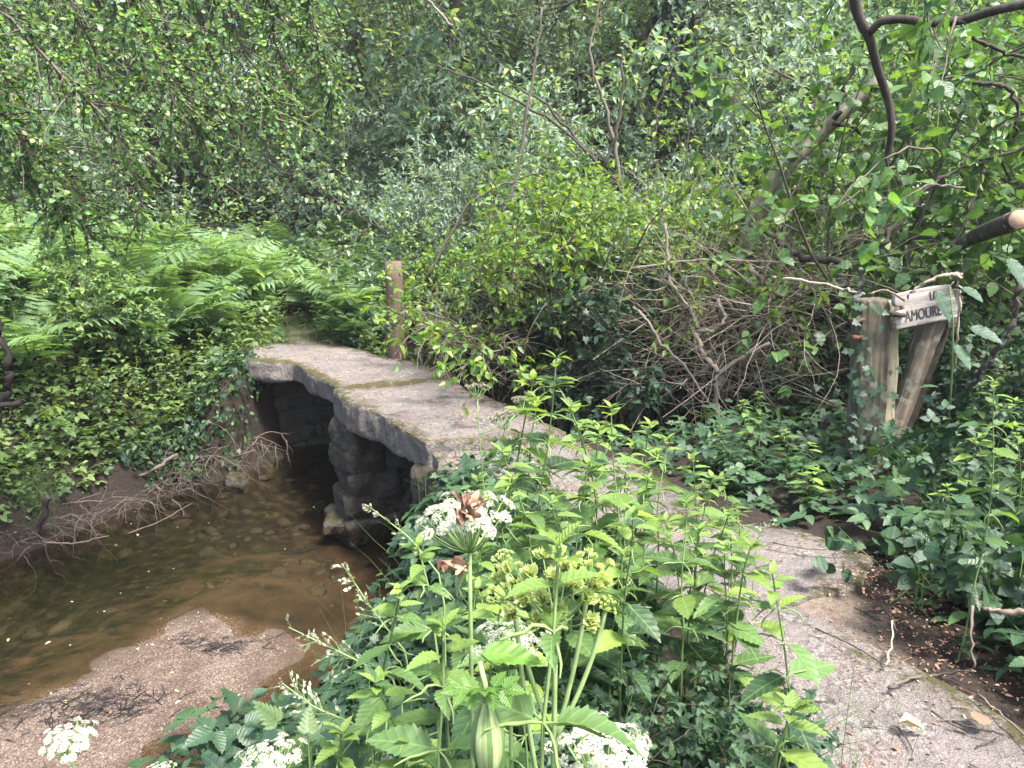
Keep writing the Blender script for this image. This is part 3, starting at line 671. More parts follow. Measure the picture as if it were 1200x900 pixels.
# thicket: bushes between the bridge and the wood
bush_spots = [(-.6, 11.2, 1, .9), (.7, 10.9, 0, 1.0), (2.0, 11.4, 1, 1.0), (3.2, 10.6, 2, .95), (4.6, 11.2, 0, 1.0), (6.0, 10.4, 3, 1.1), (7.4, 11.3, 1, 1.0), (.2, 13.2, 1, 1.2), (1.6, 13.8, 3, 1.3), (3.6, 13.4, 0, 1.25), (5.4, 13.6, 2, 1.3), (7.2, 13.8, 1, 1.3),
              (9.2, 13, 0, 1.3), (9.0, 10.2, 2, 1.1), (11, 12, 1, 1.3), (-.9, 16, 3, 1.5), (1.4, 16.4, 1, 1.5), (4, 16.2, 2, 1.5), (6.6, 16.4, 0, 1.5), (9.4, 16, 1, 1.5), (12, 15.5, 3, 1.6), (-3.4, 18.6, 3, 1.3), (5.2, 9.2, 0, .9), (6.6, 8.6, 1, .95), (8, 8.8, 3, 1.0), (14, 14, 0, 1.5), (-3.2, 19.5, 0, 1.9), (-.2, 18.5, 1, 2.2), (2.6, 18.2, 0, 2.2), (5.2, 18.6, 3, 2.4), (8, 18.2, 2, 2.2), (10.8, 17.2, 1, 2.2), (-1.6, 18.8, 0, 2.0), (3.2, 15, 1, 1.8), (6.2, 15, 3, 2.0), (.6, 15.2, 0, 1.7), (8.6, 14.6, 0, 1.8), (13, 18, 0, 2.3), (4.6, 21, 1, 2.8), (0.8, 22, 0, 2.8), (9, 21, 3, 2.9), (12.5, 21.5, 1, 2.8), (-2.8, 21.5, 1, 2.6)]
for x, y, k, s_ in bush_spots:
    place(W[k], (x, y, hz(x, y) - .05), x * 3.1 + y, s_, 'leafy bush in the thicket of the right bank behind the bridge and the brushwood', 'bush', 'bushes of the right bank thicket')
left_spots = [(-9.5, 10.5, 2, 1.2), (-8, 12.5, 1, 1.2), (-10.5, 13.5, 0, 1.3), (-12.5, 11, 1, 1.4), (-11, 8, 2, 1.2), (-9.2, 16.5, 2, 1.5), (-13, 16, 0, 1.6), (-11, 19.5, 1, 2.4), (-8.5, 20, 0, 2.2), (-14, 20, 3, 2.6), (-17, 18, 0, 2.4), (-12, 24, 0, 3.0)]
for x, y, k, s_ in left_spots:
    place(W[k], (x, y, hz(x, y) - .05), x * 3.1 + y, s_, 'leafy bush behind the bracken of the left bank', 'bush', 'bushes behind the left bank bracken')

# ------------------------------------------------------------------ bracken
PINNA = leaf_serrate(9, .2, .03, .2, .05, .0, .02)
def frond_mesh(seed, n=13):
    rg = np.random.default_rng(seed); t = np.linspace(0, 1, 14); rach = np.stack([t * .3 + .38 * t ** 1.8, .05 * np.sin(t * 3 + seed), 1.05 * t - .42 * t ** 2.6], 1)
    mb = MB(); mb.tubes(rach, np.linspace(.006, .0015, 14)[None], 4, .2, 1)
    pos, ax, nr, sz = [], [], [], []
    for i in range(n):
        tt = .28 + .72 * i / n; k = tt * 13; a = int(min(k, 12)); c = rach[a] + (rach[a + 1] - rach[a]) * (k - a); d = nrm(rach[a + 1] - rach[a]); ln = .31 * (1 - ((tt - .28) / .72)) ** .75 * rg.uniform(.8, 1.1) + .015
        side = np.cross(d, (0, 0, 1.)); side = nrm(side); up = np.cross(side, d)
        for sg in (1, -1):
            pd = nrm(side * sg * 1. + d * rg.uniform(.3, .5) + up * rg.normal(-.08, .12)); pos.append(c); ax.append(pd); nr.append(up + rg.normal(0, .15, 3)); sz.append(ln)
    mb.leaves(PINNA, np.array(pos), np.array(ax), np.array(nr), np.array(sz), np.clip(.2 + rg.random() * .4 + .4 * rg.random(len(pos)), 0, 1))
    return mb.mesh('frond', [M['bracken'], M['stem']])
FR = [frond_mesh(300 + i) for i in range(5)]
def fern(seed, n=9):
    rg = np.random.default_rng(seed); e = empty('bracken_fern', (0, 0, -50))
    for i in range(n):
        f = link('frond', FR[int(rg.integers(0, 5))], e); f.rotation_euler = (rg.normal(0, .18), rg.uniform(-.3, .4), i * 2 * math.pi / n + rg.normal(0, .3)); f.scale = (rg.uniform(.8, 1.25),) * 3; f.location = (rg.normal(0, .08), rg.normal(0, .08), 0)
    return e
FE = [fern(330 + i, 9 + i % 3) for i in range(4)]
rgf = np.random.default_rng(77); cnt = 0
for k in range(900):
    if cnt >= 82: break
    x = rgf.uniform(-8.5, -2.9); y = rgf.uniform(6.6, 13); 
    dch = float(poly_sd(CH, np.array([x]), np.array([y]))[0]); pdist = float(path_dist(np.array([x]), np.array([y]))[0])
    if dch < 1.3 or pdist < .7 or not side_far(np.array([x]), np.array([y]))[0]: continue
    if x < -6.5 and y < 8: continue
    cnt += 1
    place(FE[k % 4], (x, y, hz(x, y)), rgf.uniform(0, 6.3), rgf.uniform(.9, 1.3), 'green bracken fern in the bed of bracken on the left bank', 'fern', 'bracken on the left bank')
cnt = 0
for k in range(300):
    if cnt >= 44: break
    x = rgf.uniform(-5.2, -.9); y = rgf.uniform(9.5, 17); pdist = float(path_dist(np.array([x]), np.array([y]))[0])
    pr = np.interp(y, PATH[:, 1], PATH[:, 0])
    if (x < pr and y < 11.5) or pdist < .5 - .4 * (y > 12): continue
    cnt += 1
    place(FE[k % 4], (x, y, hz(x, y)), rgf.uniform(0, 6.3), rgf.uniform(.85, 1.2), 'bracken fern along the footpath behind the bridge, left of and behind the wooden post', 'fern', 'bracken along the footpath')

# ------------------------------------------------------------------ nettles
def nettle_meshes(seed, h, npair, lsz, droop=-.1, lm='nettle', flowers=True, lean=.12):
    rg = np.random.default_rng(seed); st = grow(rg, np.zeros((1, 3)), np.array([[rg.normal(0, lean), rg.normal(0, lean), 1.]]), np.array([h]), 10, .085, .02); st = st - (np.linspace(0, 1, 11)[None, :, None] ** 1.0) * (st[:, -1:] - np.array((0, 0, h)))
    sm = MB(); sm.tubes(st, np.linspace(.0045, .0018, 11)[None], 5, rg.random())
    lf = MB(); a0 = rg.uniform(0, 3)
    ts = .08 + .92 * (np.arange(npair) / (npair - 1)) ** .85
    for i, t in enumerate(ts):
        s_ = t * 10; k = int(min(s_, 9)); c = st[0, k] + (st[0, k + 1] - st[0, k]) * (s_ - k)
        ageing = 1 - abs(t - .6) * .55; size = lsz * ageing * (1 if t < .9 else .62) * rg.uniform(.85, 1.1)
        if t > .985: size *= .7
        for sg in (0, math.pi):
            a = a0 + i * math.pi / 2 + sg + rg.normal(0, .22); up = .12 + .35 * max(0, t - .8) / .2 + droop + rg.normal(0, .12) - .35 * max(0, .5 - t)
            ax = np.array([[math.cos(a), math.sin(a), up]]); nr = np.array([[-math.cos(a) * up, -math.sin(a) * up, 1.]]) + rg.normal(0, .22, (1, 3))
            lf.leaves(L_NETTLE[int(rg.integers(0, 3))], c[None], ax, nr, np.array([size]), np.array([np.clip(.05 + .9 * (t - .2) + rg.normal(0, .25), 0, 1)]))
            if flowers and .5 < t < .95:
                for q_ in range(2):
                    fl = grow(rg, c[None], np.array([[math.cos(a + .5 - q_), math.sin(a + .5 - q_), .2]]), np.array([lsz * .55]), 5, .25, -.22); sm.tubes(fl, np.array([[.0012, .002, .0024, .002, .0018, .0008]]), 4, .95)
    for i, t in enumerate((.955, .98, 1.0)):
        s_ = t * 10; k = int(min(s_, 9)); c = st[0, k] + (st[0, k + 1] - st[0, k]) * (s_ - k)
        for sg in (0, math.pi):
            a = a0 + i * math.pi / 2 + .7 + sg; up = .15 + .45 * i; ax = np.array([[math.cos(a), math.sin(a), up]]); nr = np.array([[-math.cos(a) * up, -math.sin(a) * up, 1.]])
            lf.leaves(L_NETTLE[0], c[None], ax, nr, np.array([lsz * (.46 - .1 * i)]), np.array([.85 + .05 * i]))
    return sm.mesh('nettle_stem', M['stem']), lf.mesh('nettle_leaves', M[lm])
def nettle(seed, *a, **k):
    s_, l_ = nettle_meshes(seed, *a, **k); e = empty('stinging_nettle', (0, 0, -50)); link('stem', s_, e); link('foliage', l_, e); return e
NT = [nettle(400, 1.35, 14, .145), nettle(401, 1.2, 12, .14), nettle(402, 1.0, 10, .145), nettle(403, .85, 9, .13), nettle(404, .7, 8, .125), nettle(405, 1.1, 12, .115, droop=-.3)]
NH = [1.35, 1.2, 1.0, .85, .7, 1.1]
def nettle_at(px, py, Y, k, label, group=None, rz=0., cat='nettle'):
    """stands so that its tip is at the given place"""
    tip = at(px, py, Y); x, y = tip[0], tip[1]; z0 = hz(x, y) - .02; s_ = (tip[2] - z0) / NH[k]
    return place(NT[k], (x, y, z0), rz, (max(.95, min(s_, 1.2)), max(.95, min(s_, 1.2)), s_), label, cat, group)
main_n = [(652, 420, 1.95, 0, 'tallest nettle, its tip just left of the ivy hollow'), (716, 478, 2.05, 1, 'second tallest nettle, right of the tallest one'), (812, 535, 2.45, 1, 'broad topped nettle in front of the mossy slab edge'),
          (905, 672, 1.55, 2, 'nettle leaning over the path beside the large pale slab'), (600, 560, 1.75, 5, 'slim nettle behind the big white flower head'), (742, 600, 1.7, 2, 'leafy nettle in the middle of the near bank'),
          (655, 640, .93, 3, 'near nettle with its stem crossing the green seed head'), (490, 640, 1.5, 3, 'nettle left of the withered brown leaves'), (1165, 447, 2.6, 1, 'bright nettle at the right edge below the lichened branch'),
          (860, 590, 2.7, 3, 'nettle on the path edge left of the sign post')]
for i, (px, py, Y, k, lab) in enumerate(main_n): nettle_at(px, py, Y, k, lab, None, i * .9)
grp = [(625, 445, 2.25), (668, 478, 2.1), (702, 505, 2.25), (742, 520, 2.35), (782, 515, 2.5), (835, 560, 2.3), (588, 530, 1.9), (762, 498, 2.65), (855, 600, 2.2), (805, 590, 2.0), (690, 545, 1.9), (645, 590, 1.7), (880, 640, 1.9), (470, 690, 1.35), (520, 735, 1.1), (565, 640, 1.7), (440, 800, 1.15), (930, 830, 1.15), (480, 870, 1.05),
       (690, 560, 2.3), (640, 520, 2.5), (680, 500, 2.4), (630, 470, 2.2), (770, 530, 2.5), (845, 560, 2.6), (735, 540, 2.2), (820, 620, 2.0), (590, 700, 1.25), (760, 560, 2.4), (780, 610, 2.1), (850, 640, 2.0), (730, 650, 1.9), (590, 600, 2.2), (660, 600, 2.1), (560, 690, 1.6), (610, 750, 1.2), (400, 860, 1.1), (560, 560, 2.6)]
for i, (px, py, Y) in enumerate(grp):
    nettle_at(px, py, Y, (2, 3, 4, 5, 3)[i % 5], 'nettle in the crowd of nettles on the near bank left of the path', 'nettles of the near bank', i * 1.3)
grp2 = [(1110, 600, 2.6), (1050, 620, 2.9), (950, 520, 4.3), (900, 520, 4.1), (870, 500, 4.4), (1140, 620, 2.3), (1175, 650, 2.0), (1190, 560, 2.5), (1150, 580, 2.9), (1190, 500, 3.0), (1085, 640, 2.6), (925, 580, 3.5), (880, 545, 3.9), (1200, 700, 1.9), (1160, 700, 2.1), (1230, 620, 2.2),
        (1150, 450, 4.6), (1180, 430, 4.8), (1130, 500, 4.6), (1200, 410, 4.6), (1190, 470, 3.6), (1150, 510, 3.5), (1085, 470, 5.3), (870, 470, 4.6), (850, 520, 4.3), (905, 560, 3.9), (940, 590, 3.6), (975, 605, 3.5), (1000, 590, 3.7), (1080, 595, 3.2), (1110, 570, 3.3), (1060, 615, 3.0), (1130, 590, 3.0), (958, 550, 4.1), (920, 505, 4.5), (890, 460, 4.8), (1012, 615, 3.3), (800, 520, 4.6), (845, 500, 4.7), (915, 575, 3.7), (955, 610, 3.4), (1045, 640, 2.9), (1150, 625, 2.7), (1185, 610, 2.6), (1100, 630, 2.8), (835, 545, 3.9), (865, 570, 3.6)]
for i, (px, py, Y) in enumerate(grp2):
    q_ = at(px, py, Y)
    if path_dist(q_[:1], q_[1:2])[0] < .72: continue
    nettle_at(px, py, Y, (3, 2, 4, 5)[i % 4], 'nettle in the green tangle around the sign post, right of the path', 'nettles right of the path', i * 1.7)
rgn = np.random.default_rng(91)
for i in range(46):      # left bank, below the bracken
    for _ in range(50):
        x = rgn.uniform(-6.5, -2.9); y = rgn.uniform(5.6, 9.2); d_ = float(poly_sd(CH, np.array([x]), np.array([y]))[0])
        if .75 < d_ < 2.2 and side_far(np.array([x]), np.array([y]))[0]: break
    place(NT[(3, 4, 5, 4)[i % 4]], (x, y, hz(x, y)), rgn.uniform(0, 6), rgn.uniform(.75, 1.05), 'nettle below the bracken on the left bank of the stream', 'nettle', 'nettles of the left bank')

# ------------------------------------------------------------------ ground cover (uncountable)
def cover(name, label, cat, seed, n, box, keep, kinds, hmax, matlist):
    rg = np.random.default_rng(seed); x = rg.uniform(box[0], box[1], n); y = rg.uniform(box[2], box[3], n); m_ = keep(x, y, rg); x, y = x[m_], y[m_]; k = len(x)
    p = np.stack([x, y, x * 0], 1); clump = fbm(p, 3, 2.2); z = height(x, y) + rg.random(k) ** 1.6 * hmax * (1 + .8 * clump)
    z = np.maximum(z, height(x, y) + .01)
    a = rg.uniform(0, 6.3, k); ax = np.stack([np.cos(a), np.sin(a), rg.normal(-.1, .3, k)], 1); nr = np.stack([rg.normal(0, .4, k), rg.normal(0, .4, k), np.ones(k)], 1)
    mb = MB(); which = rg.choice(len(kinds), k, p=[q[3] for q in kinds])
    for i, (T, s0, s1, pr, mt) in enumerate(kinds):
        q_ = which == i; mb.leaves(T, np.stack([x, y, z], 1)[q_], ax[q_], nr[q_], rg.uniform(s0, s1, q_.sum()), np.clip(rg.random(q_.sum()) * .8 + .25 * clump[q_] + .1, 0, 1), mt)
    return tag(link(name, mb.mesh(name, [M[q] for q in matlist])), label, cat, None, 'stuff')
far_l = lambda x, y, rg: side_far(x, y) & (poly_sd(CH, x, y) > .16 + rg.random(len(x)) * .36) & (path_dist(x, y) > (.5 - .32 * (y > 10.2)) + rg.random(len(x)) * .2) & (y < 14)
cover('ground_cover', 'low carpet of small light green leaves on the left bank', 'ground cover', 1, 110000, (-9, -1.6, 3, 13), far_l, [(L_SIMPLE, .035, .075, .42, 0), (L_ROUND, .03, .06, .33, 0), (L_IVY, .03, .06, .06, 1), (L_BRAMBLE, .09, .15, .19, 0)], .45, ['bank_leaf', 'ivy'])
near_l = lambda x, y, rg: (~side_far(x, y)) & (poly_sd(CH, x, y) > .25) & (path_dist(x, y) > .62 + rg.random(len(x)) * .15) & (x < np.interp(y, PATH[:, 1], PATH[:, 0]))
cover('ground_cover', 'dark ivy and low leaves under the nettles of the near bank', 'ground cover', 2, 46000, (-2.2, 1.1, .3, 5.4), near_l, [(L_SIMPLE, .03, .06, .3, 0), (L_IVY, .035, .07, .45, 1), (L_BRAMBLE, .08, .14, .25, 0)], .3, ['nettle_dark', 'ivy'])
right_l = lambda x, y, rg: (~side_far(x, y)) & (poly_sd(CH, x, y) > .1) & ((y < 4.9) | (rg.random(len(x)) < .3)) & ~((np.abs(x - 2.0) < .5) & (y > 3.6) & (y < 4.7) & (rg.random(len(x)) < .75)) & (path_dist(x, y) > .5 + rg.random(len(x)) * .28) & (x > np.interp(y, PATH[:, 1], PATH[:, 0]))
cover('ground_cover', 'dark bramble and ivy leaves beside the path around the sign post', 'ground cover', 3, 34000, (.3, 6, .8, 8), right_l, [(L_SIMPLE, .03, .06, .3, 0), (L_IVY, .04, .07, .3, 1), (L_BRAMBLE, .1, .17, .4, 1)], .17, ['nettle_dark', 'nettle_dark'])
back_l = lambda x, y, rg: (poly_sd(CH, x, y) > .3) & ((path_dist(x, y) > .4) | (y > 11.8))
cover('undergrowth', 'leafy undergrowth on the floor of the wood behind', 'undergrowth', 4, 190000, (-26, 26, 9, 46), back_l, [(L_SIMPLE, .08, .17, .6, 0), (L_IVY, .08, .14, .4, 1)], .9, ['sallow', 'ivy'])
# leaves trailing over the steep bank beside the bridge
def trailing(label, seed, n, box, dmin, dmax, sz, mt, nm='trailing_ivy'):
    rg = np.random.default_rng(seed); x = rg.uniform(box[0], box[1], n); y = rg.uniform(box[2], box[3], n); d = poly_sd(CH, x, y); cl = fbm(np.stack([x, y, 0 * x], 1), 3, 3.); m_ = (d > dmin) & (d < dmax) & (rg.random(n) < .55 + .6 * cl); x, y = x[m_], y[m_]; k = len(x)
    e_ = .03; gx_ = (height(x + e_, y) - height(x - e_, y)) / (2 * e_); gy_ = (height(x, y + e_) - height(x, y - e_)) / (2 * e_); N_ = nrm(np.stack([-gx_, -gy_, 1 + 0 * x], 1)); p = np.stack([x, y, height(x, y)], 1) + N_ * rg.uniform(.01, .16, k)[:, None]
    down = np.stack([-gx_, -gy_, -(gx_ ** 2 + gy_ ** 2) * .5], 1); ax = nrm(down) * .6 + rg.normal(0, .6, (k, 3)); mb = MB(); q_ = rg.random(k) < .6
    mb.leaves(L_IVY, p[q_], ax[q_], N_[q_] + rg.normal(0, .35, (q_.sum(), 3)), rg.uniform(*sz, q_.sum()), rg.random(q_.sum()), 0); mb.leaves(L_SIMPLE, p[~q_], ax[~q_], N_[~q_] + rg.normal(0, .35, ((~q_).sum(), 3)), rg.uniform(*sz, (~q_).sum()), rg.random((~q_).sum()), 1)
    return tag(link(nm, mb.mesh(nm, [M['ivy'], M[mt]])), label, 'ivy', None, 'stuff')
trailing('ivy and small leaves trailing down the steep bank at the far end of the bridge', 301, 9000, (-3.9, -2.2, 7.2, 8.9), .1, .75, (.04, .075), 'ground_leaf')
trailing('ivy and small leaves hanging down the near bank over the water', 302, 7000, (-1.6, .2, 2.2, 5.3), .12, .8, (.035, .07), 'ground_leaf')
# grass tufts by the path end and the far bank
def grass(name, label, spots, seed, n=160, h=.28):
    rg = np.random.default_rng(seed); mb = MB()
    for (x, y, r_) in spots:
        p = np.stack([x + rg.normal(0, r_, n), y + rg.normal(0, r_, n), np.zeros(n)], 1); p[:, 2] = height(p[:, 0], p[:, 1]); d = np.stack([rg.normal(0, .4, n), rg.normal(0, .4, n), np.ones(n)], 1)
        P = grow(rg, p, d, h * rg.uniform(.5, 1.2, n), 4, .08, -.16); mb.tubes(P, radii(P, .0022, .15), 3)
    return tag(link(name, mb.mesh(name, M['grass'])), label, 'grass', None, 'stuff')
grass('grass', 'fine grass along the footpath beyond the bridge and at the foot of the left bank', [(-2.9, 10.2, .35), (-3.4, 10.8, .3), (-3.1, 9.6, .2), (-2.6, 10.6, .2), (-3.6, 11.8, .3), (-4.15, 6.35, .12), (-4.3, 6.6, .12), (-3.0, 12, .3)], 8)

# ------------------------------------------------------------------ litter, sticks
from mathutils.bvhtree import BVHTree
_tv, _tp = [], []
for o_ in list(bpy.data.objects):
    if o_.type == 'MESH' and o_.name.split('.')[0] in ('slab', 'stone_slab'):
        b_ = len(_tv); _tv += [tuple(v.co) for v in o_.data.vertices]; _tp += [tuple(i + b_ for i in p.vertices) for p in o_.data.polygons]
SURF = BVHTree.FromPolygons(_tv, _tp)
def surf(x, y):
    out = height(x, y)
    for i in range(len(x)):
        h = SURF.ray_cast(Vector((x[i], y[i], 2)), Vector((0, 0, -1)))
        if h[0] is not None: out[i] = max(out[i], h[0].z)
    return out
def litter(name, label, cat, seed, n, poly, zf, size, dens=None, mats='litter'):
    rg = np.random.default_rng(seed); P = np.array(poly); x = rg.uniform(P[:, 0].min(), P[:, 0].max(), n); y = rg.uniform(P[:, 1].min(), P[:, 1].max(), n)
    d = -poly_sd(P, x, y); m_ = d > .03
    cl = fbm(np.stack([x, y, 0 * x], 1), 3, 3.0); m_ &= rg.random(n) < np.clip(.12 + .55 * cl + .6 * smooth((.3 - d) / .3), .02, 1); x, y = x[m_], y[m_]; k = len(x)
    a = rg.uniform(0, 6.3, k); ax = np.stack([np.cos(a), np.sin(a), rg.normal(0, .15, k)], 1); nr = np.stack([rg.normal(0, .3, k), rg.normal(0, .3, k), np.ones(k)], 1)
    mb = MB(); mb.leaves(L_SIMPLE, np.stack([x, y, zf(x, y) + .003 + rg.random(k) * .008], 1), ax, nr, rg.uniform(size[0], size[1], k) * rg.uniform(.4, 1, k), rg.random(k))
    return tag(link(name, mb.mesh(name, M[mats])), label, cat, None, 'stuff')
allb = [(-3.0, 8.7), (-2.4, 8.35), (-1.6, 6.98), (-.6, 5.25), (-.2, 4.3), (.2, 3.8), (1.0, 3.9), (.85, 4.7), (.4, 5.6), (-.35, 7.0), (-.6, 7.65), (-1.3, 8.6), (-1.9, 9.0)]
litter('leaf_litter', 'red brown leaf litter lying along the bridge slabs', 'leaf litter', 31, 30000, allb, surf, (.008, .03))
litter('leaf_litter', 'brown litter and twig bits on the near path slabs', 'leaf litter', 32, 5000, [(.8, 1.2), (.85, 2.9), (.6, 3.4), (1.0, 3.8), (1.7, 3.6), (1.85, 2.6), (1.9, 1.2)], surf, (.006, .026))
litter('leaf_litter', 'crumbled litter on the dark soil right of the path slab', 'leaf litter', 33, 2200, [(1.45, 1.3), (1.5, 3.4), (1.9, 3.6), (2.3, 2.6), (2.1, 1.3)], lambda x, y: height(x, y) + .02, (.01, .035))
def stick(name, label, pts, r0, r1, mat='deadtwig', cat='stick', sides=6, group=None, seed=0, sub=6, wob=.012):
    P = np.array(pts, float); t = np.linspace(0, len(P) - 1, sub * (len(P) - 1) + 1); Q = np.stack([np.interp(t, np.arange(len(P)), P[:, i]) for i in range(3)], 1)
    for _ in range(3): Q[1:-1] = (Q[:-2] + Q[1:-1] * 2 + Q[2:]) / 4
    rg = np.random.default_rng(seed + 3); Q[1:-1] += rg.normal(0, min(wob, r0 * .5), Q[1:-1].shape)
    mb = MB(); mb.tubes(Q, (np.linspace(r0, r1, len(Q)) * (1 + .12 * rg.normal(size=len(Q))))[None], sides, rg.random())
    me = mb.mesh(name, M[mat])
    return tag(link(name, me), label, cat, group)
def gz(px, py, z, up=.02): x, y = onz(px, py, z); return (x, y, z + up)
stick('stick', 'dark bent stick lying across the bare slab, lower right', [gz(1040, 812, 0), gz(1065, 800, 0), (at(1095, 792, 2.5)), gz(1135, 792, 0)], .006, .004, 'twig')
stick('stick', 'thin straight stick lying across the path near the dark bent one', [gz(955, 742, 0), gz(990, 757, 0), gz(1035, 785, 0)], .003, .002, 'twig')
stick('stick', 'arched twig standing over the litter at the path edge', [gz(1037, 785, 0), at(1046, 750, 2.6), at(1045, 725, 2.68), gz(1050, 738, 0, .0)], .004, .003, 'deadtwig')
stick('stick', 'long thin stick at the back edge of the path below the ivy', [gz(905, 640, 0), gz(950, 648, 0), gz(990, 649, 0)], .005, .004, 'deadtwig')
stick('stick', 'pale straight stick in the bottom right corner', [gz(1145, 820, 0), gz(1180, 850, 0), gz(1215, 885, 0)], .004, .003, 'deadtwig')
stick('stick', 'short dark stick in the bottom right corner', [gz(1115, 852, 0), gz(1150, 862, 0), gz(1175, 868, 0)], .004, .003, 'twig')
stick('stick', 'upright dry stalk in the litter beside the right hand brambles', [gz(1140, 790, 0), at(1137, 740, 2.45), at(1140, 710, 2.5)], .004, .006, 'deadtwig')
stick('stick', 'peeling grey branch end poking in from the right edge over the litter', [at(1152, 713, 2.4), at(1175, 717, 2.35), at(1215, 720, 2.3)], .008, .012, 'paletwig')
# bleached sticks on the far bank
def bz(px, py, z): return (*onz(px, py, z), z)
stick('stick', 'thick bleached stick sloping down the far bank to the water', [bz(145, 565, -1.0), bz(180, 550, -.85), bz(208, 533, -.78)], .016, .02, 'paletwig')
stick('stick', 'forked bleached stick beside the thick one on the far bank', [bz(150, 556, -.9), bz(172, 560, -.98), bz(188, 574, -1.06)], .014, .01, 'paletwig')
stick('stick', 'dark old stake leaning at the water edge on the far left', [bz(36, 640, -1.2), bz(48, 612, -.95), bz(57, 582, -.72)], .02, .03, 'twig', 'stake', 7)
stick('stick', 'long pale stick along the foot of the far bank', [bz(50, 635, -1.08), bz(90, 637, -1.1), bz(128, 628, -1.1)], .009, .005, 'paletwig')
stick('stick', 'thin twig lying in the water from the far bank', [bz(150, 625, -1.12), bz(190, 610, -1.1), bz(225, 590, -1.05)], .006, .004, 'deadtwig')
stick('branch', 'bare dark branch curving up at the left edge', [at(-20, 475, 5.2), at(5, 468, 5.2), at(13, 440, 5.2), at(8, 410, 5.25), at(-5, 370, 5.3)], .03, .02, 'bark', 'branch')
stick('branch', 'lichened cut branch stub at the left edge', [at(-40, 478, 5.0), at(25, 471, 5.1)], .02, .018, 'bark', 'branch')
# brush of dead twigs and roots at the foot of the far bank
def brush(name, label, seed, bases, n, ln, r0, dirs, mat='deadtwig', cat='brushwood', grav=-.12, curl=.22, kind=None):
    rg = np.random.default_rng(seed); mb = MB(); B = np.array(bases)[rg.integers(0, len(bases), n)] + rg.normal(0, .1, (n, 3)) * np.array([1.2, 1.2, .5])
    D = np.array(dirs)[rg.integers(0, len(dirs), n)] + rg.normal(0, .5, (n, 3)); P = grow(rg, B, D, ln * rg.uniform(.4, 1.3, n), 8, curl, grav); mb.tubes(P, radii(P, r0 * rg.uniform(.4, 1.3, n), .4), 4)
    p, d, ix, t = sample(rg, P, 3, .2, 1); Q = grow(rg, p, spread(rg, d, .7), ln * .4 * rg.uniform(.3, 1.2, len(p)), 5, curl, grav); mb.tubes(Q, radii(Q, r0 * .45, .4), 3)
    return tag(link(name, mb.mesh(name, M[mat])), label, cat, None, kind)
brush('brushwood', 'mat of dead twigs along the water edge below the left bank', 51, [bz(20, 630, -1.05), bz(60, 625, -1.05), bz(100, 605, -1.02), bz(140, 592, -1.02), bz(170, 585, -1.05), bz(195, 575, -1.05)], 105, .45, .0045, [(1, -.6, .25), (1, .2, .2), (-.6, -.6, .1)], 'bankwood', kind='stuff')
brush('roots', 'hanging dead roots and twigs on the bare bank beside the bridge', 52, [bz(215, 545, -.85), bz(250, 540, -.8), bz(285, 525, -.75), bz(300, 520, -.8)], 70, .4, .0045, [(.5, -.5, -.2), (-.3, -.5, -.6), (.6, -.3, .3)], 'bankwood', kind='stuff')
# dark debris on the gravel bar
rg = np.random.default_rng(61); mb = MB()
for (px, py, n, s_) in ((95, 825, 190, .2), (130, 815, 60, .14), (265, 752, 90, .12), (225, 745, 20, .1)):
    c = np.array(bz(px, py, -1.09)); n_ = n; B = c + np.stack([rg.normal(0, s_ * 1.2, n_), rg.normal(0, s_ * .5, n_), rg.uniform(.0, .012, n_)], 1); a = rg.normal(.35, .7, n_)
    P = grow(rg, B, np.stack([np.cos(a), np.sin(a), rg.normal(0, .05, n_)], 1), rg.uniform(.03, .12, n_), 3, .15, 0); P[:, :, 2] = np.maximum(height(P[:, :, 0], P[:, :, 1]) + .004, P[:, :, 2] * 0 - 2) + rg.random((n_, 1)) * .012; mb.tubes(P, radii(P, .003, .5), 3, 0.)
M['black'] = plain('wet_black_debris', (.012, .009, .008), .5)
tag(link('debris', mb.mesh('debris', M['black'])), 'black wet twigs and leaf mush washed onto the gravel bar', 'debris', None, 'stuff')
# pebbles and flecks on the bar and the water
rg = np.random.default_rng(62); n = 9000; x = rg.uniform(BAR[:, 0].min(), BAR[:, 0].max(), n); y = rg.uniform(BAR[:, 1].min(), BAR[:, 1].max(), n); m_ = poly_sd(BAR, x, y) < -.01; x, y = x[m_], y[m_]; n = len(x)
bm = bmesh.new(); bmesh.ops.create_icosphere(bm, subdivisions=1, radius=1); bm.verts.index_update(); IV = np.array([v.co for v in bm.verts]); IF = np.array([[v.index for v in f.verts] for f in bm.faces]); bm.free()
ICO = (IV, IF, np.zeros((0, 4), int), IV[:, :2])
def pebmat():
    m, t, N, L, P, O = newmat('pebble'); a = N.new('ShaderNodeAttribute'); a.attribute_name = 'rnd'
    r = ramp(N, [(0, (.038, .028, .021)), (.4, (.115, .084, .064)), (.8, (.19, .145, .117)), (1, (.36, .295, .25))]); L.new(a.outputs['Fac'], r.inputs[0]); L.new(r.outputs[0], P.inputs['Base Color']); P.inputs['Roughness'].default_value = .6
    return m
M['pebble'] = pebmat(); mb = MB(); a = rg.uniform(0, 6.3, n)
mb.leaves(ICO, np.stack([x, y, height(x, y) + .001], 1), np.stack([np.cos(a), np.sin(a), 0 * a], 1), np.stack([rg.normal(0, .3, n), rg.normal(0, .3, n), 1 + 0 * a], 1), .0022 + .004 * rg.random(n) ** 4, rg.random(n), 0, .75)
tag(link('pebbles', mb.mesh('pebbles', M['pebble'])), 'fine pinkish grit and pebbles of the gravel bar', 'gravel', None, 'stuff')
rg = np.random.default_rng(63); mb = MB(); n = 40; px = np.concatenate([rg.uniform(0, 420, n), [520 / 3, 60, 35]]); py = np.concatenate([rg.uniform(590, 890, n), [671, 812, 802]])
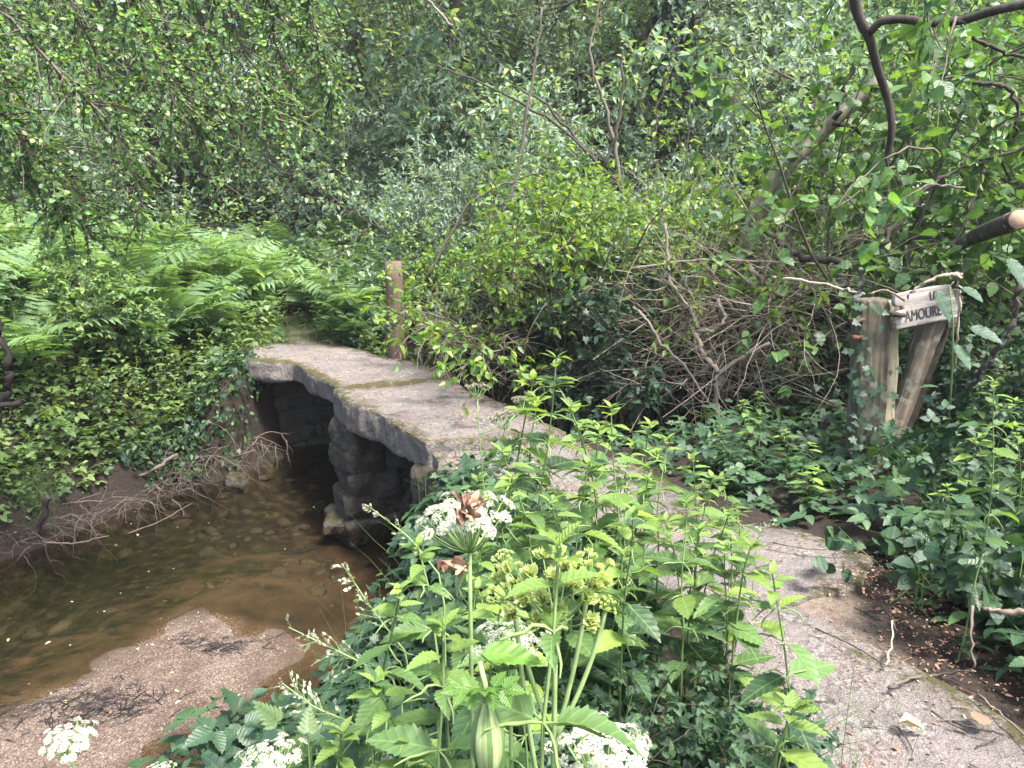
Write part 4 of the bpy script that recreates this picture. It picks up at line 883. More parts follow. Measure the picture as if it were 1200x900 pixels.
xy = np.array([onz(a_, b_, WZ) for a_, b_ in zip(px, py)]); zz = np.maximum(height(xy[:, 0], xy[:, 1]), WZ) + .005; m_ = height(xy[:, 0], xy[:, 1]) < -1.05; xy = xy[m_]; zz = zz[m_]; n = len(xy); a = rg.uniform(0, 6.3, n)
mb.leaves(L_SIMPLE, np.stack([xy[:, 0], xy[:, 1], zz], 1), np.stack([np.cos(a), np.sin(a), 0 * a], 1), np.tile([0, 0, 1.], (n, 1)) + rg.normal(0, .08, (n, 3)), rg.uniform(.01, .04, n) , rg.random(n))
M['flecks'] = leafmat('floating_leaf', [(.5, .5, .38), (.3, .35, .12), (.4, .3, .15)], .1, .5, 0, (1, 1, 1))
tag(link('floating_leaves', mb.mesh('floating_leaves', M['flecks'])), 'pale fallen leaves floating on the stream and lying on the gravel', 'fallen leaves', None, 'stuff')

# ------------------------------------------------------------------ wooden post beyond the bridge
def log_mesh(name, P, Rr, mat, seed, sides=20, amp=.06, cap=None, sub=None):
    P = np.array(P, float); rg = np.random.default_rng(seed)
    mb = MB(); mb.tubes(P, np.asarray(Rr, float)[None] if np.ndim(Rr) == 1 else Rr, sides, .5); V = mb.V[0]; K = len(P)
    ring = np.repeat(np.arange(K), sides); c = P[ring]; d = V - c; f = 1 + amp * fbm(np.stack([d[:, 0] * 14, d[:, 1] * 14, V[:, 2] * 1.5 + seed], 1), 3, 1.); mb.V[0] = c + d * f[:, None]
    return mb.mesh(name, mat)
px0 = np.array(onz(467, 424, -.05)); post = tag(empty('wooden_post', (px0[0], px0[1], hz(*px0))), 'round weathered wooden post green with moss at its base beyond the bridge', 'post')
zt = at(467, 306, px0[1])[2] - post.location.z
P = np.stack([np.linspace(0, -.02, 14), np.zeros(14), np.linspace(-.1, zt, 14)], 1); link('shaft', log_mesh('post_shaft', P, np.linspace(.115, .1, 14), M['post'], 5, 22, .09), post)

# ------------------------------------------------------------------ the old gate post with its sign
gp = np.array(onz(1022, 556, -.05)); GP = tag(empty('sign_post', (gp[0], gp[1], hz(*gp))), 'broken old gate post with a carved weathered name board and a slanting brace', 'sign post')
Y0 = gp[1]; G0 = np.array(GP.location)
def loc(px, py, dy=0.): return at(px, py, Y0 + dy) - G0
def beam(name, a, b, wid, thick, mat, parent, seed, voxel=.012, amp=.008, taper=1.0, widaxis=(1, 0, 0)):
    """a worn plank whose long axis is its local z"""
    a, b = np.array(a), np.array(b); L_ = np.linalg.norm(b - a); z = nrm(b - a); x = np.array(widaxis, float); x = nrm(x - (x @ z) * z); y = np.cross(z, x)
    bm = bmesh.new(); bmesh.ops.create_cube(bm, size=1)
    for v in bm.verts: v.co = Vector((v.co.x * wid * (taper if v.co.z < 0 else 1), v.co.y * thick, (v.co.z + .5) * L_))
    me = solidify(bm, voxel, amp, 5, seed, mat, None, name); n = len(me.vertices); V = np.empty(n * 3, np.float32); me.vertices.foreach_get('co', V); V = V.reshape(-1, 3).astype(float)
    V[:, 0] += .006 * fbm(np.stack([V[:, 0] * 40, V[:, 1] * 40, V[:, 2] * 1.5 + seed], 1), 2, 1.); V[:, 1] += .008 * fbm(np.stack([V[:, 0] * 45, V[:, 1] * 3, V[:, 2] * 1.2 + seed * 2], 1), 2, 1.)
    me.vertices.foreach_set('co', V.astype(np.float32).ravel()); me.update()
    o = link(name, me, parent); m_ = Matrix(((x[0], y[0], z[0], a[0]), (x[1], y[1], z[1], a[1]), (x[2], y[2], z[2], a[2]), (0, 0, 0, 1))); o.matrix_local = m_; return o
beam('post', loc(1013, 575), loc(1021, 350), .165, .15, M['gate'], GP, 3, taper=1.25)
beam('plank', loc(1036, 545, .02), loc(1044, 352, .04), .085, .09, M['gate_pale'], GP, 4)
beam('brace', loc(1027, 560, .0), loc(1104, 348, .06), .125, .09, M['brace'], GP, 5, taper=.8, widaxis=(1, 0, .3))
beam('brace', loc(1050, 520, .18), loc(1119, 345, .2), .09, .08, M['bark'], GP, 6)
beam('plank', loc(1112, 385, .12), loc(1118, 338, .12), .07, .05, M['gate'], GP, 7)
# board
brd = empty('sign_board', (0, 0, 0)); brd.parent = GP
sc_ = (Y0 - .12) / FPX
bc = loc(1048, 386, -.12)
BW, BH = .435, .215
out = [(0, 0), (BW * .3, -.005), (BW, -.008), (BW + .01, .06), (BW + .0, .1), (BW - .02, .16), (BW - .03, BH - .01), (BW * .6, BH - .002), (BW * .25, BH), (.01, BH - .005), (0, .15), (.012, .135), (.06, .125), (.065, .105), (.03, .11), (-.004, .1)]
bm = bmesh.new(); f_ = [bm.verts.new((x, -.018, z)) for x, z in out]; b_ = [bm.verts.new((x, .018, z)) for x, z in out]; bm.faces.new(f_); bm.faces.new(b_[::-1])
for i in range(len(out)): bm.faces.new((f_[i], b_[i], b_[(i + 1) % len(out)], f_[(i + 1) % len(out)]))
bme = solidify(bm, .0065, .0025, 18, 8, M['board'], None, 'sign_board')
bpy.data.objects.remove(brd); brd = link('sign_board', bme, GP); brd.location = bc; brd.rotation_euler = (R(-4), R(-8.5), R(14))
def letters(txt, x, z, sz, sx, parent, boldoff=.0):
    cu = bpy.data.curves.new('lettering', 'FONT'); cu.body = txt; cu.size = sz; cu.extrude = .0015; cu.offset = boldoff; tmp = bpy.data.objects.new('tmp_text', cu); COL.objects.link(tmp)
    dg = bpy.context.evaluated_depsgraph_get(); me = bpy.data.meshes.new_from_object(tmp.evaluated_get(dg)); bpy.data.objects.remove(tmp); me.materials.clear(); me.materials.append(M['letter']); me.name = 'lettering'
    o = link('lettering', me, parent); o.rotation_euler = (R(90), 0, 0); o.scale = (sx, 1, 1); o.location = (x, -.0205, z); return o
letters('AMOURET', .062, .035, .092, .7, brd)
letters('LE', .245, .138, .07, .75, brd)
letters("'", .088, .13, .09, 1.0, brd, .001)
for (px, py) in ((1000, 376), (1001, 396)):
    c = loc(px, py, -.1); mb = MB(); mb.tubes(np.array([c + np.array((-.012, 0, 0)), c + np.array((.03, .005, 0)), c + np.array((.075, .02, .004))]), np.array([[.018, .016, .009]]), 8); link('bolt', mb.mesh('bolt', M['rust']), GP)
c = loc(1040, 368, -.13); mb = MB(); mb.tubes(np.array([c, c + np.array((.04, -.02, .0)), c + np.array((.1, -.012, -.008))]), np.array([[.016, .017, .011]]), 7); link('peg', mb.mesh('peg', M['bark']), GP)
# ivy climbing the post
rg = np.random.default_rng(8); n = 130; t = rg.random(n) ** 1.5; mb = MB(); base = np.array([loc(1013 + rg.normal(0, 16) + 8 * q_, 560 - 205 * q_, -.1 - rg.random() * .05) for q_ in t]); ax = np.stack([rg.normal(0, .7, n), rg.normal(-.3, .2, n), rg.normal(-.6, .4, n)], 1)
mb.leaves(L_IVY, base, ax, np.stack([rg.normal(0, .3, n), -np.ones(n), .5 + rg.normal(0, .3, n)], 1), rg.uniform(.035, .06, n), rg.random(n))
o = tag(link('ivy_plant', mb.mesh('ivy_plant', M['ivy'])), 'dark ivy climbing up the left side of the broken gate post', 'ivy', None, 'stuff'); o.location = GP.location
stick('branch', 'peeling broken branch resting across the top of the sign board', [at(1066, 343, 4.35), at(1085, 330, 4.33), at(1110, 322, 4.3), at(1128, 322, 4.3)], .008, .014, 'paletwig', 'branch')
stick('branch', 'thin pale twig crossing the dark end of the sign board', [at(1093, 362, 4.3), at(1105, 347, 4.28), at(1118, 330, 4.27)], .003, .004, 'paletwig', 'branch')
stick('branch', 'hanging dry stalk right of the sign board', [at(1122, 322, 4.2), at(1125, 345, 4.2), at(1122, 400, 4.2), at(1120, 430, 4.25)], .009, .005, 'deadtwig', 'branch')
stick('branch', 'curved brown twig looping above the gate post', [at(1018, 345, 4.5), at(1035, 338, 4.5), at(1060, 352, 4.48)], .007, .008, 'deadtwig', 'branch')
stick('branch', 'lichen grey branch standing just behind the gate post', [at(1000, 360, 4.9), at(1008, 335, 4.9), at(1010, 315, 4.9)], .02, .016, 'white_bark', 'branch', 8)
stick('branch', 'dark lichened branch sloping across the right edge below the log', [at(1128, 470, 4.6), at(1150, 432, 4.5), at(1182, 395, 4.4), at(1192, 365, 4.4), at(1195, 320, 4.4)], .014, .02, 'log_bark', 'branch', 8)

# ------------------------------------------------------------------ larger branches and trunks
def trunk(name, label, pts, r0, r1, mat, seed=1, cat='tree trunk', sides=12, amp=.12):
    P = np.array(pts, float); t = np.linspace(0, len(P) - 1, 7 * (len(P) - 1) + 1); Q = np.stack([np.interp(t, np.arange(len(P)), P[:, i]) for i in range(3)], 1)
    for _ in range(6): Q[1:-1] = (Q[:-2] + Q[1:-1] * 2 + Q[2:]) / 4
    return tag(link(name, log_mesh(name, Q, np.linspace(r0, r1, len(Q)), M[mat], seed, sides, amp)), label, cat)
trunk('leaning_trunk', 'mossy pale trunk leaning to the right above the dead brushwood', [at(868, 300, 7.3), at(885, 250, 7.2), at(915, 200, 7.1), at(970, 148, 7.0), at(1032, 92, 6.9)], .075, .06, 'bark_moss', 2)
stick('branch', 'dark side shoot rising from the leaning mossy trunk', [at(977, 140, 6.9), at(990, 95, 6.9), at(1012, 60, 6.9), at(1018, 45, 6.9)], .025, .015, 'bark', 'branch')
stick('branch', 'dark arched shoot hanging from the leaning mossy trunk', [at(975, 145, 6.9), at(998, 146, 6.9), at(1012, 165, 6.9), at(1020, 185, 6.9)], .02, .012, 'bark', 'branch')
trunk('overhanging_branch', 'dark crooked bough hanging down from the top right', [at(998, -60, 4.3), at(1001, 0, 4.3), at(1008, 25, 4.3), at(1020, 45, 4.3), at(1028, 80, 4.35), at(1042, 120, 4.4), at(1046, 150, 4.4), at(1038, 195, 4.45)], .028, .02, 'bark', 3, 'branch', 10)
trunk('overhanging_branch', 'dark arching bough reaching to the upper right edge', [at(1020, 38, 4.28), at(1032, 24, 4.25), at(1060, 22, 4.2), at(1090, 28, 4.15), at(1130, 24, 4.1), at(1165, 12, 4.0), at(1215, 2, 3.9)], .018, .02, 'bark', 4, 'branch', 10)
stick('branch', 'thin dark twig falling away under the arching bough', [at(1120, 24, 4.1), at(1145, 48, 4.1), at(1175, 62, 4.1), at(1215, 70, 4.1)], .012, .008, 'bark', 'branch')
stick('branch', 'dark bent twig at the right edge above the log', [at(1140, 98, 4.5), at(1165, 97, 4.5), at(1188, 108, 4.5), at(1196, 135, 4.5), at(1188, 160, 4.5)], .012, .01, 'bark', 'branch')
stick('branch', 'slim bare branch slanting up behind the hazel leaves', [at(1030, 290, 4.8), at(1060, 245, 4.8), at(1095, 215, 4.8), at(1125, 198, 4.8), at(1205, 168, 4.6)], .018, .01, 'twig', 'branch')
lg = trunk('cut_log', 'thick sawn branch with a pale cut face at the right edge', [at(1128, 285, 5.8), at(1142, 277, 5.0), at(1164, 268, 4.5), at(1194, 257, 4.1)], .044, .054, 'log_bark', 6, 'log', 14)
e1 = at(1194, 257, 4.1); e0 = at(1160, 269, 4.5); dd = nrm(e1 - e0); mb = MB(); mb.tubes(np.array([e1 + dd * .0, e1 + dd * .004]), np.array([[.05, .048]]), 16); f = link('cut_face', mb.mesh('cut_face', M['cutwood']), lg)
# coppice stems in the middle of the thicket
stm = [([(755, 250, 9), (700, 190, 9), (640, 135, 9), (560, 95, 9), (510, 75, 9)], .02, 'long bare stem arching to the upper left over the thicket'), ([(745, 245, 9.2), (690, 180, 9.2), (640, 120, 9.2), (600, 100, 9.2)], .022, 'thinner stem arching beside the long bare one'),
       ([(728, 220, 9.4), (715, 140, 9.4), (705, 110, 9.4), (690, 60, 9.4), (705, -10, 9.4)], .028, 'grey upright stem left of the ivy clad trunk'), ([(595, 245, 8.6), (612, 170, 8.6), (625, 90, 8.6), (635, 10, 8.6)], .022, 'straight upright stem in the middle of the thicket'),
       ([(708, 195, 8.8), (722, 160, 8.8), (731, 110, 8.8), (730, 60, 8.8)], .025, 'mossy upright stem beside the ivy clad trunk'), ([(500, 330, 8.3), (545, 240, 8.3), (590, 215, 8.3), (640, 200, 8.3)], .018, 'low stem arching over the dark hollow'),
       ([(530, 30, 10), (505, 5, 10), (480, -30, 10)], .02, 'bleached twig near the top edge left of centre'), ([(325, 30, 6), (338, 10, 6), (350, -5, 6)], .012, 'pale twig at the top edge right of the hanging hawthorn'), ([(365, 45, 6.3), (385, 60, 6.3), (400, 75, 6.3)], .012, 'pale flaking twig right of the hanging hawthorn')]
for i, (pp, r_, lab) in enumerate(stm): stick('bare_stem', lab, [at(*q_) for q_ in pp], r_, r_ * .45, 'deadtwig' if i in (6, 7, 8) else 'twig', 'branch', 6, None, i, 6, .02)
# stump-like crooked trunks right behind the bridge
trunk('crooked_stem', 'crooked pale stem at the mouth of the dark hollow right of the wooden post', [at(575, 430, 7.9), at(582, 390, 7.9), at(600, 360, 7.9), at(592, 330, 8), at(578, 300, 8)], .06, .035, 'bark_moss', 9)
trunk('crooked_stem', 'dark crooked stem leaning over the stream behind the bridge', [at(560, 450, 7.7), at(590, 410, 7.7), at(604, 360, 7.7), at(606, 320, 7.8)], .05, .035, 'bark', 10)

# ------------------------------------------------------------------ dead brushwood pile
heap = [at(800, 400, 6.9), at(840, 380, 6.8), at(880, 350, 6.7), at(860, 420, 6.6), at(830, 340, 7), at(910, 370, 6.4), at(780, 430, 7.0), at(850, 470, 6.5), at(800, 330, 7.2), at(760, 380, 7.1), at(930, 330, 6.4)]
dirs = [(1, 0, .25), (-1, 0, .3), (.4, -.4, .8), (-.5, -.3, .6), (.7, -.3, -.3), (-.7, -.2, -.4), (.2, -.6, .2)]
brush('brushwood', 'big tangle of dead grey twigs heaped over the stream right of the bridge', 71, heap, 320, 1.1, .0045, dirs, 'deadtwig', grav=-.02, curl=.13)
brush('brushwood', 'low dead twigs in the dark hollow under the ivy bush', 72, [at(540, 390, 7.8), at(560, 410, 7.7), at(600, 400, 7.6), at(640, 430, 7.4), at(520, 380, 8.0)], 110, .6, .006, dirs, 'deadtwig', grav=-.05, curl=.16)
big = [([(843, 495, 6.3), (838, 465, 6.3), (846, 440, 6.3), (830, 425, 6.3), (817, 405, 6.3), (820, 385, 6.4), (838, 388, 6.4), (850, 375, 6.4), (842, 350, 6.5)], .022, .014, 'pale S shaped branch in the heart of the dead brushwood'), ([(840, 438, 6.3), (870, 420, 6.2), (902, 402, 6.1)], .02, .014, 'straight pale branch rising right from the S shaped one'),
       ([(742, 360, 6.6), (760, 375, 6.5), (775, 405, 6.5), (800, 425, 6.4), (830, 470, 6.3)], .014, .01, 'pale branch falling across the front of the dead brushwood'), ([(780, 262, 6.9), (782, 300, 6.9), (786, 335, 6.8), (812, 365, 6.7), (818, 385, 6.6)], .016, .012, 'upright pale branch at the left of the dead brushwood'),
       ([(878, 310, 6.6), (895, 332, 6.5), (910, 345, 6.4), (938, 346, 6.3)], .024, .02, 'thick grey branch end at the right of the dead brushwood'), ([(890, 265, 6.4), (920, 290, 6.3), (945, 305, 6.2), (1000, 308, 5.9)], .022, .03, 'dark branch running right from the dead brushwood to the gate post'),
       ([(740, 315, 7), (810, 305, 6.8), (880, 306, 6.5), (960, 310, 6.2)], .012, .01, 'long level twig across the top of the dead brushwood'), ([(760, 325, 6.9), (830, 350, 6.7), (900, 355, 6.4), (930, 353, 6.3)], .012, .008, 'long sagging twig across the middle of the dead brushwood'), ([(905, 325, 5.9), (940, 328, 5.7), (985, 338, 5.5), (1012, 345, 5.2)], .012, .01, 'pale twig curving to the top of the gate post')]
for i, (pp, a_, b_, lab) in enumerate(big): stick('dead_branch', lab, [at(*q_) for q_ in pp], a_, b_, 'bark' if i == 5 else ('oldbranch' if i < 5 else 'deadtwig'), 'branch', 7, None, 40 + i, 6, .012)

# ------------------------------------------------------------------ bushes around the hollow and the brushwood
IVB = shrub('ivy_bush', 221, 1.9, 16, [L_IVY, L_SIMPLE], .075, 'ivy', nb=9, ntw=7, nlf=7, lean=.55, low=.4, r0=.016)
LFB = shrub('broadleaf_bush', 222, 2.1, 14, L_SIMPLE, .075, 'young', nb=8, ntw=5, nlf=6, lean=.4, low=.5, r0=.014)
BRB = shrub('bramble_bush', 223, 1.5, 16, L_BRAMBLE, .1, 'nettle_dark', nb=6, ntw=4, nlf=5, lean=.8, low=.25, r0=.009, grav=-.09)
BRB2 = shrub('bramble_bush', 225, 1.5, 12, L_BRAMBLE, .11, 'bank_leaf', nb=6, ntw=4, nlf=5, lean=.7, low=.25, r0=.008, grav=-.09)
HZB = shrub('hazel_bush', 224, 2.8, 10, L_BROAD, .1, 'hazel', nb=8, ntw=5, nlf=5, lean=.45, low=.25, r0=.018)
ivs = [(.75, 8.0, 1.0, 'dark ivy bush hanging over the stream hollow behind the tallest nettle'), (1.45, 7.7, .95, 'dark ivy bush left of the dead brushwood'), (-.1, 8.9, .9, 'dark ivy bush behind the crooked stems'), (2.3, 8.3, 1.0, 'dark ivy bush behind the dead brushwood'), (3.2, 7.6, 1.0, 'dark ivy bush at the right end of the dead brushwood')]
for i, (x, y, s_, lab) in enumerate(ivs): place(IVB, (x, y, max(hz(x, y), -.7)), i * 1.9, s_, lab, 'bush')
lfs = [(.45, 8.2, .95, 'bright broadleaf bush above the ivy hollow in the centre'), (1.1, 8.6, 1.1, 'bright broadleaf bush left of the upright pale branch'), (-.55, 9.3, .85, 'bright broadleaf bush right of the wooden post'), (1.9, 8.9, 1.1, 'bright broadleaf bush above the dead brushwood'), (.75, 7.7, 1.15, 'tall bright broadleaf bush hanging over the ivy hollow'), (2.7, 8.0, 1.15, 'bright broadleaf bush behind the right end of the dead brushwood'), (1.4, 7.6, 1.05, 'bright broadleaf bush close behind the left end of the dead brushwood')]
for i, (x, y, s_, lab) in enumerate(lfs): place(LFB, (x, y, max(hz(x, y), -.6)), i * 2.3, s_, lab, 'bush')
brs = [(2.7, 6.4), (3.5, 5.6), (3.6, 4.6), (3.6, 6.6), (4.1, 4.9), (3.0, 3.2), (2.6, 2.2), (4.6, 5.8), (3.8, 3.8)]
for i, (x, y) in enumerate(brs): place(BRB, (x, y, hz(x, y)), i * 1.3, .55 + .1 * (i % 3), 'dark leaved bramble in the tangle beside and behind the sign post', 'bramble', 'brambles around the sign post')
for i in range(10):
    for _ in range(60):
        x = rgn.uniform(-6.5, -3); y = rgn.uniform(5.2, 9); d_ = float(poly_sd(CH, np.array([x]), np.array([y]))[0])
        if .9 < d_ < 2.4 and side_far(np.array([x]), np.array([y]))[0]: break
    place(BRB2, (x, y, hz(x, y)), i * 1.1, .5 + .1 * (i % 3), 'arching light green bramble on the left bank below the bracken', 'bramble', 'brambles of the left bank')
hzs = [(3.0, 6.4, 1.05, 'broad leaved hazel bush just behind the sign board'), (4.6, 5.6, 1.0, 'broad leaved hazel bush at the right edge under the log'), (4.6, 7.4, 1.2, 'broad leaved hazel bush behind the crooked hanging bough'), (5.6, 7.2, 1.2, 'broad leaved hazel bush at the far right behind the log')]
for i, (px, py, Y) in enumerate(((830, 760, 1.7), (760, 800, 1.4), (620, 850, 1.2), (690, 760, 1.6))):
    q_ = at(px, py, Y); place(BRB, (q_[0], q_[1], hz(q_[0], q_[1])), i * 1.9, .3 + .05 * (i % 2), 'low dark bramble under the nettles left of the path', 'bramble', 'brambles of the near bank')
for i, (x, y, s_, lab) in enumerate(hzs): place(HZB, (x, y, hz(x, y)), i * 2.1, s_, lab, 'bush')
# leafy hazel sprays hanging from the boughs, upper right
def spray(name, label, starts, ends, seed, T, lsz, lm, nlf=7, ntw=6, r0=.008, tl=.3, droop=-.25, grav=-.08, lrnd=(0, 1), wob=.06):
    rg = np.random.default_rng(seed); S = np.array(starts); E = np.array(ends); n = len(S); t = np.linspace(0, 1, 10); P = S[:, None] + (E - S)[:, None] * t[None, :, None]; ln = np.linalg.norm(E - S, axis=1)
    P[:, :, 2] += (np.sin(t * math.pi) * .1)[None] * ln[:, None]; P[:, 1:] += np.cumsum(rg.normal(0, wob, (n, 9, 3)), 1) * .25 * ln[:, None, None]
    wood = MB(); wood.tubes(P, radii(P, r0, .3), 5); p, d, ix, tt = sample(rg, P, ntw, .05, 1.); tw = grow(rg, p, spread(rg, d, .75, .3), tl * rg.uniform(.4, 1.3, len(p)), 5, .16, grav); wood.tubes(tw, radii(tw, r0 * .35, .4), 4)
    lf = MB(); put_leaves(lf, rg, tw, nlf, T, lsz, droop=droop, rlo=lrnd[0], rhi=lrnd[1])
    e = tag(empty(name, tuple(S[0])), label, 'branch'); a = link('stems', wood.mesh('stems', M['twig']), e); b = link('foliage', lf.mesh('foliage', M[lm]), e)
    for o in (a, b): o.location = Vector((0, 0, 0)) - e.location
    return e
spray('hazel_spray', 'hazel twigs with big light green leaves right of the crooked bough', [at(1080, -40, 3.6), at(1120, 20, 3.6), at(1150, -30, 3.5)], [at(1085, 150, 3.4), at(1100, 140, 3.3), at(1060, 110, 3.5)], 81, L_BROAD, .085, 'hazel', 4, 4, .007, .22)
spray('hazel_spray', 'hazel twigs with large drooping leaves above the sign post', [at(1100, 180, 3.9), at(1060, 200, 3.7), at(1130, 220, 3.8)], [at(985, 230, 3.4), at(990, 255, 3.4), at(1040, 260, 3.5)], 82, L_BROAD, .09, 'hazel', 4, 4, .007, .2)
spray('leafy_branch', 'light leafy branches filling the top right corner', [at(1230, -60, 4.6), at(1230, 40, 4.6), at(1240, 120, 4.4), at(1200, -60, 5), at(1100, -60, 5.2), at(1010, -50, 5.2)], [at(1060, 40, 5), at(1080, 130, 5), at(1120, 190, 4.8), at(1120, 60, 5.2), at(1050, 80, 5.5), at(950, 60, 5.6)], 83, L_SIMPLE, .055, 'hawthorn', 6, 9, .008, .3)
# hawthorn boughs hanging into the upper left
st = [(-60, -80, 5.4), (40, -110, 5.2), (150, -120, 5.2), (260, -110, 5.3), (330, -90, 5.4), (-80, 20, 5.2), (-80, 100, 5.0), (90, -100, 4.6), (200, -120, 4.7), (-90, -30, 4.6), (20, -90, 6.0), (180, -90, 6.2), (300, -120, 5.9), (-90, 160, 5.3), (-90, 60, 4.4), (120, -90, 6.6), (240, -100, 6.6)]
en = [(60, 210, 5.0), (150, 230, 5.0), (250, 215, 5.1), (350, 130, 5.3), (385, 110, 5.5), (90, 230, 4.9), (130, 260, 4.8), (190, 120, 4.4), (310, 160, 4.7), (140, 140, 4.3), (120, 180, 6.0), (300, 220, 6.1), (370, 60, 6.0), (100, 290, 5.0), (60, 190, 4.3), (200, 170, 6.4), (330, 150, 6.4)]
spray('hawthorn_branches', 'small leaved hawthorn boughs hanging into the upper left', [at(*q_) for q_ in st], [at(*q_) for q_ in en], 84, L_ROUND, .032, 'hawthorn', 16, 75, .014, .4, -.1, -.06)
spray('bramble_shoots', 'tall leafy shoots with pale yellow green leaves in front of the thicket', [at(560, 330, 6.4), at(600, 330, 6.4), at(650, 340, 6.2), at(700, 330, 6.2), at(640, 300, 6.8), at(740, 300, 6.6)], [at(592, 180, 6.4), at(615, 240, 6.3), at(700, 225, 6.2), at(740, 240, 6.1), at(672, 210, 6.5), at(800, 230, 6.3)], 85, L_SIMPLE, .08, 'young', 4, 7, .007, .3, -.15, -.02)
spray('leafy_shoots', 'slender yellow leaved shoots in front of the ivy clad trunk', [at(760, 230, 8), at(800, 220, 8), at(850, 240, 7.6), at(880, 230, 7.6), at(820, 260, 7.8)], [at(790, 40, 8), at(820, 80, 8), at(870, 90, 7.6), at(930, 120, 7.4), at(780, 120, 7.8)], 86, L_SIMPLE, .07, 'young', 5, 9, .008, .35, -.2, -.03)
spray('post_shoot', 'small leafy shoots growing across the wooden post', [at(560, 370, 7.9), at(540, 350, 7.9), at(430, 330, 8.2)], [at(470, 370, 7.9), at(475, 330, 7.9), at(480, 315, 8)], 87, L_SIMPLE, .06, 'young', 5, 5, .005, .14, -.15, -.02)

# ------------------------------------------------------------------ hogweed
def petal_T():
    V = [(0, 0, 0)]; F = []
    for k in range(5):
        a = k * 2 * math.pi / 5; b = len(V)
        V += [(.5 * math.cos(a - .38), .5 * math.sin(a - .38), .1), (math.cos(a - .22), math.sin(a - .22), .16), (math.cos(a + .22), math.sin(a + .22), .16), (.5 * math.cos(a + .38), .5 * math.sin(a + .38), .1)]
        F.append((0, b, b + 1, b + 2)); F.append((0, b + 2, b + 3, b + 3))
    V = np.array(V); F4 = np.array([f for f in F if len(set(f)) == 4]); F3 = np.array([f[:3] for f in F if len(set(f)) == 3])
    return V, F3, F4, V[:, :2]
PET = petal_T(); SEED = leaf_simple(.6, .12, 0)
def umbel(parent, c, axis, rad, seed, kind='flower', nr=24, nfl=22, hub=.9, name='flower_head', irregular=.12):
    """one compound umbel: rays from a hub to small clusters"""
    rg = np.random.default_rng(seed); axis = nrm(np.array(axis, float)); ref = np.array((1., 0, 0)); X = nrm(np.cross(axis, ref)); Yv = np.cross(axis, X)
    k = np.arange(nr); rr = np.sqrt((k + .5) / nr); a = k * 2.39996 + rg.normal(0, .15, nr); rr = rr * rad * (1 + rg.normal(0, irregular, nr))
    h = rad * .13 * (1 - (rr / rad) ** 2) + rg.normal(0, rad * .05, nr); hubp = np.array(c) - axis * rad * hub
    pos = np.array(c) + X * (rr * np.cos(a))[:, None] + Yv * (rr * np.sin(a))[:, None] + axis * h[:, None]
    rays = MB(); t = np.linspace(0, 1, 6); P = hubp[None, None] + (pos - hubp)[:, None] * t[None, :, None]; P += (np.sin(t * math.pi) * -.12 * rad)[None, :, None] * axis[None, None]
    rays.tubes(P, radii(P, .0016, .7), 4)
    heads = MB(); n = nr * nfl; cidx = np.repeat(np.arange(nr), nfl); q = np.tile(np.arange(nfl), nr); qr = np.sqrt((q + .5) / nfl) * rad * (.155 if kind == 'flower' else .2); qa = q * 2.39996 + np.repeat(rg.uniform(0, 6, nr), nfl)
    out = nrm(pos - hubp)[cidx]; A = nrm(np.cross(out, ref)); B = np.cross(out, A); off = A * (qr * np.cos(qa))[:, None] + B * (qr * np.sin(qa))[:, None]
    fp = pos[cidx] + off + out * (rad * .09 * (1 - (qr / (rad * .17)) ** 2))[:, None] + rg.normal(0, rad * .012, (n, 3)); nrml = nrm(out + off / (rad * .17) * .8 + rg.normal(0, .3, (n, 3)))
    if kind == 'flower':
        tang = nrm(np.cross(nrml, rg.normal(size=(n, 3)))); heads.leaves(PET, fp, tang, nrml, rad * rg.uniform(.026, .042, n), rg.random(n))
    else:
        heads.leaves(SEED, pos[cidx] + out * rad * .02, nrm(out * 1. + off / (rad * .13) * .75), nrm(np.cross(out, rg.normal(size=(n, 3)))), rad * rg.uniform(.22, .3, n), rg.random(n))
    st = MB(); st.tubes(np.stack([np.repeat(pos, 6, 0), fp.reshape(nr, nfl, 3)[:, :6].reshape(-1, 3)], 1), .0007, 3)
    o = link(name, heads.mesh(name, M['petal' if kind == 'flower' else ('seed' if kind == 'seed' else 'drypanicle')]), parent); o.location = Vector((0, 0, 0)) - parent.location
    rays.V += [v for v in []]; r_ = link('rays', rays.mesh('rays', M['hogstem']), o)
    return hubp
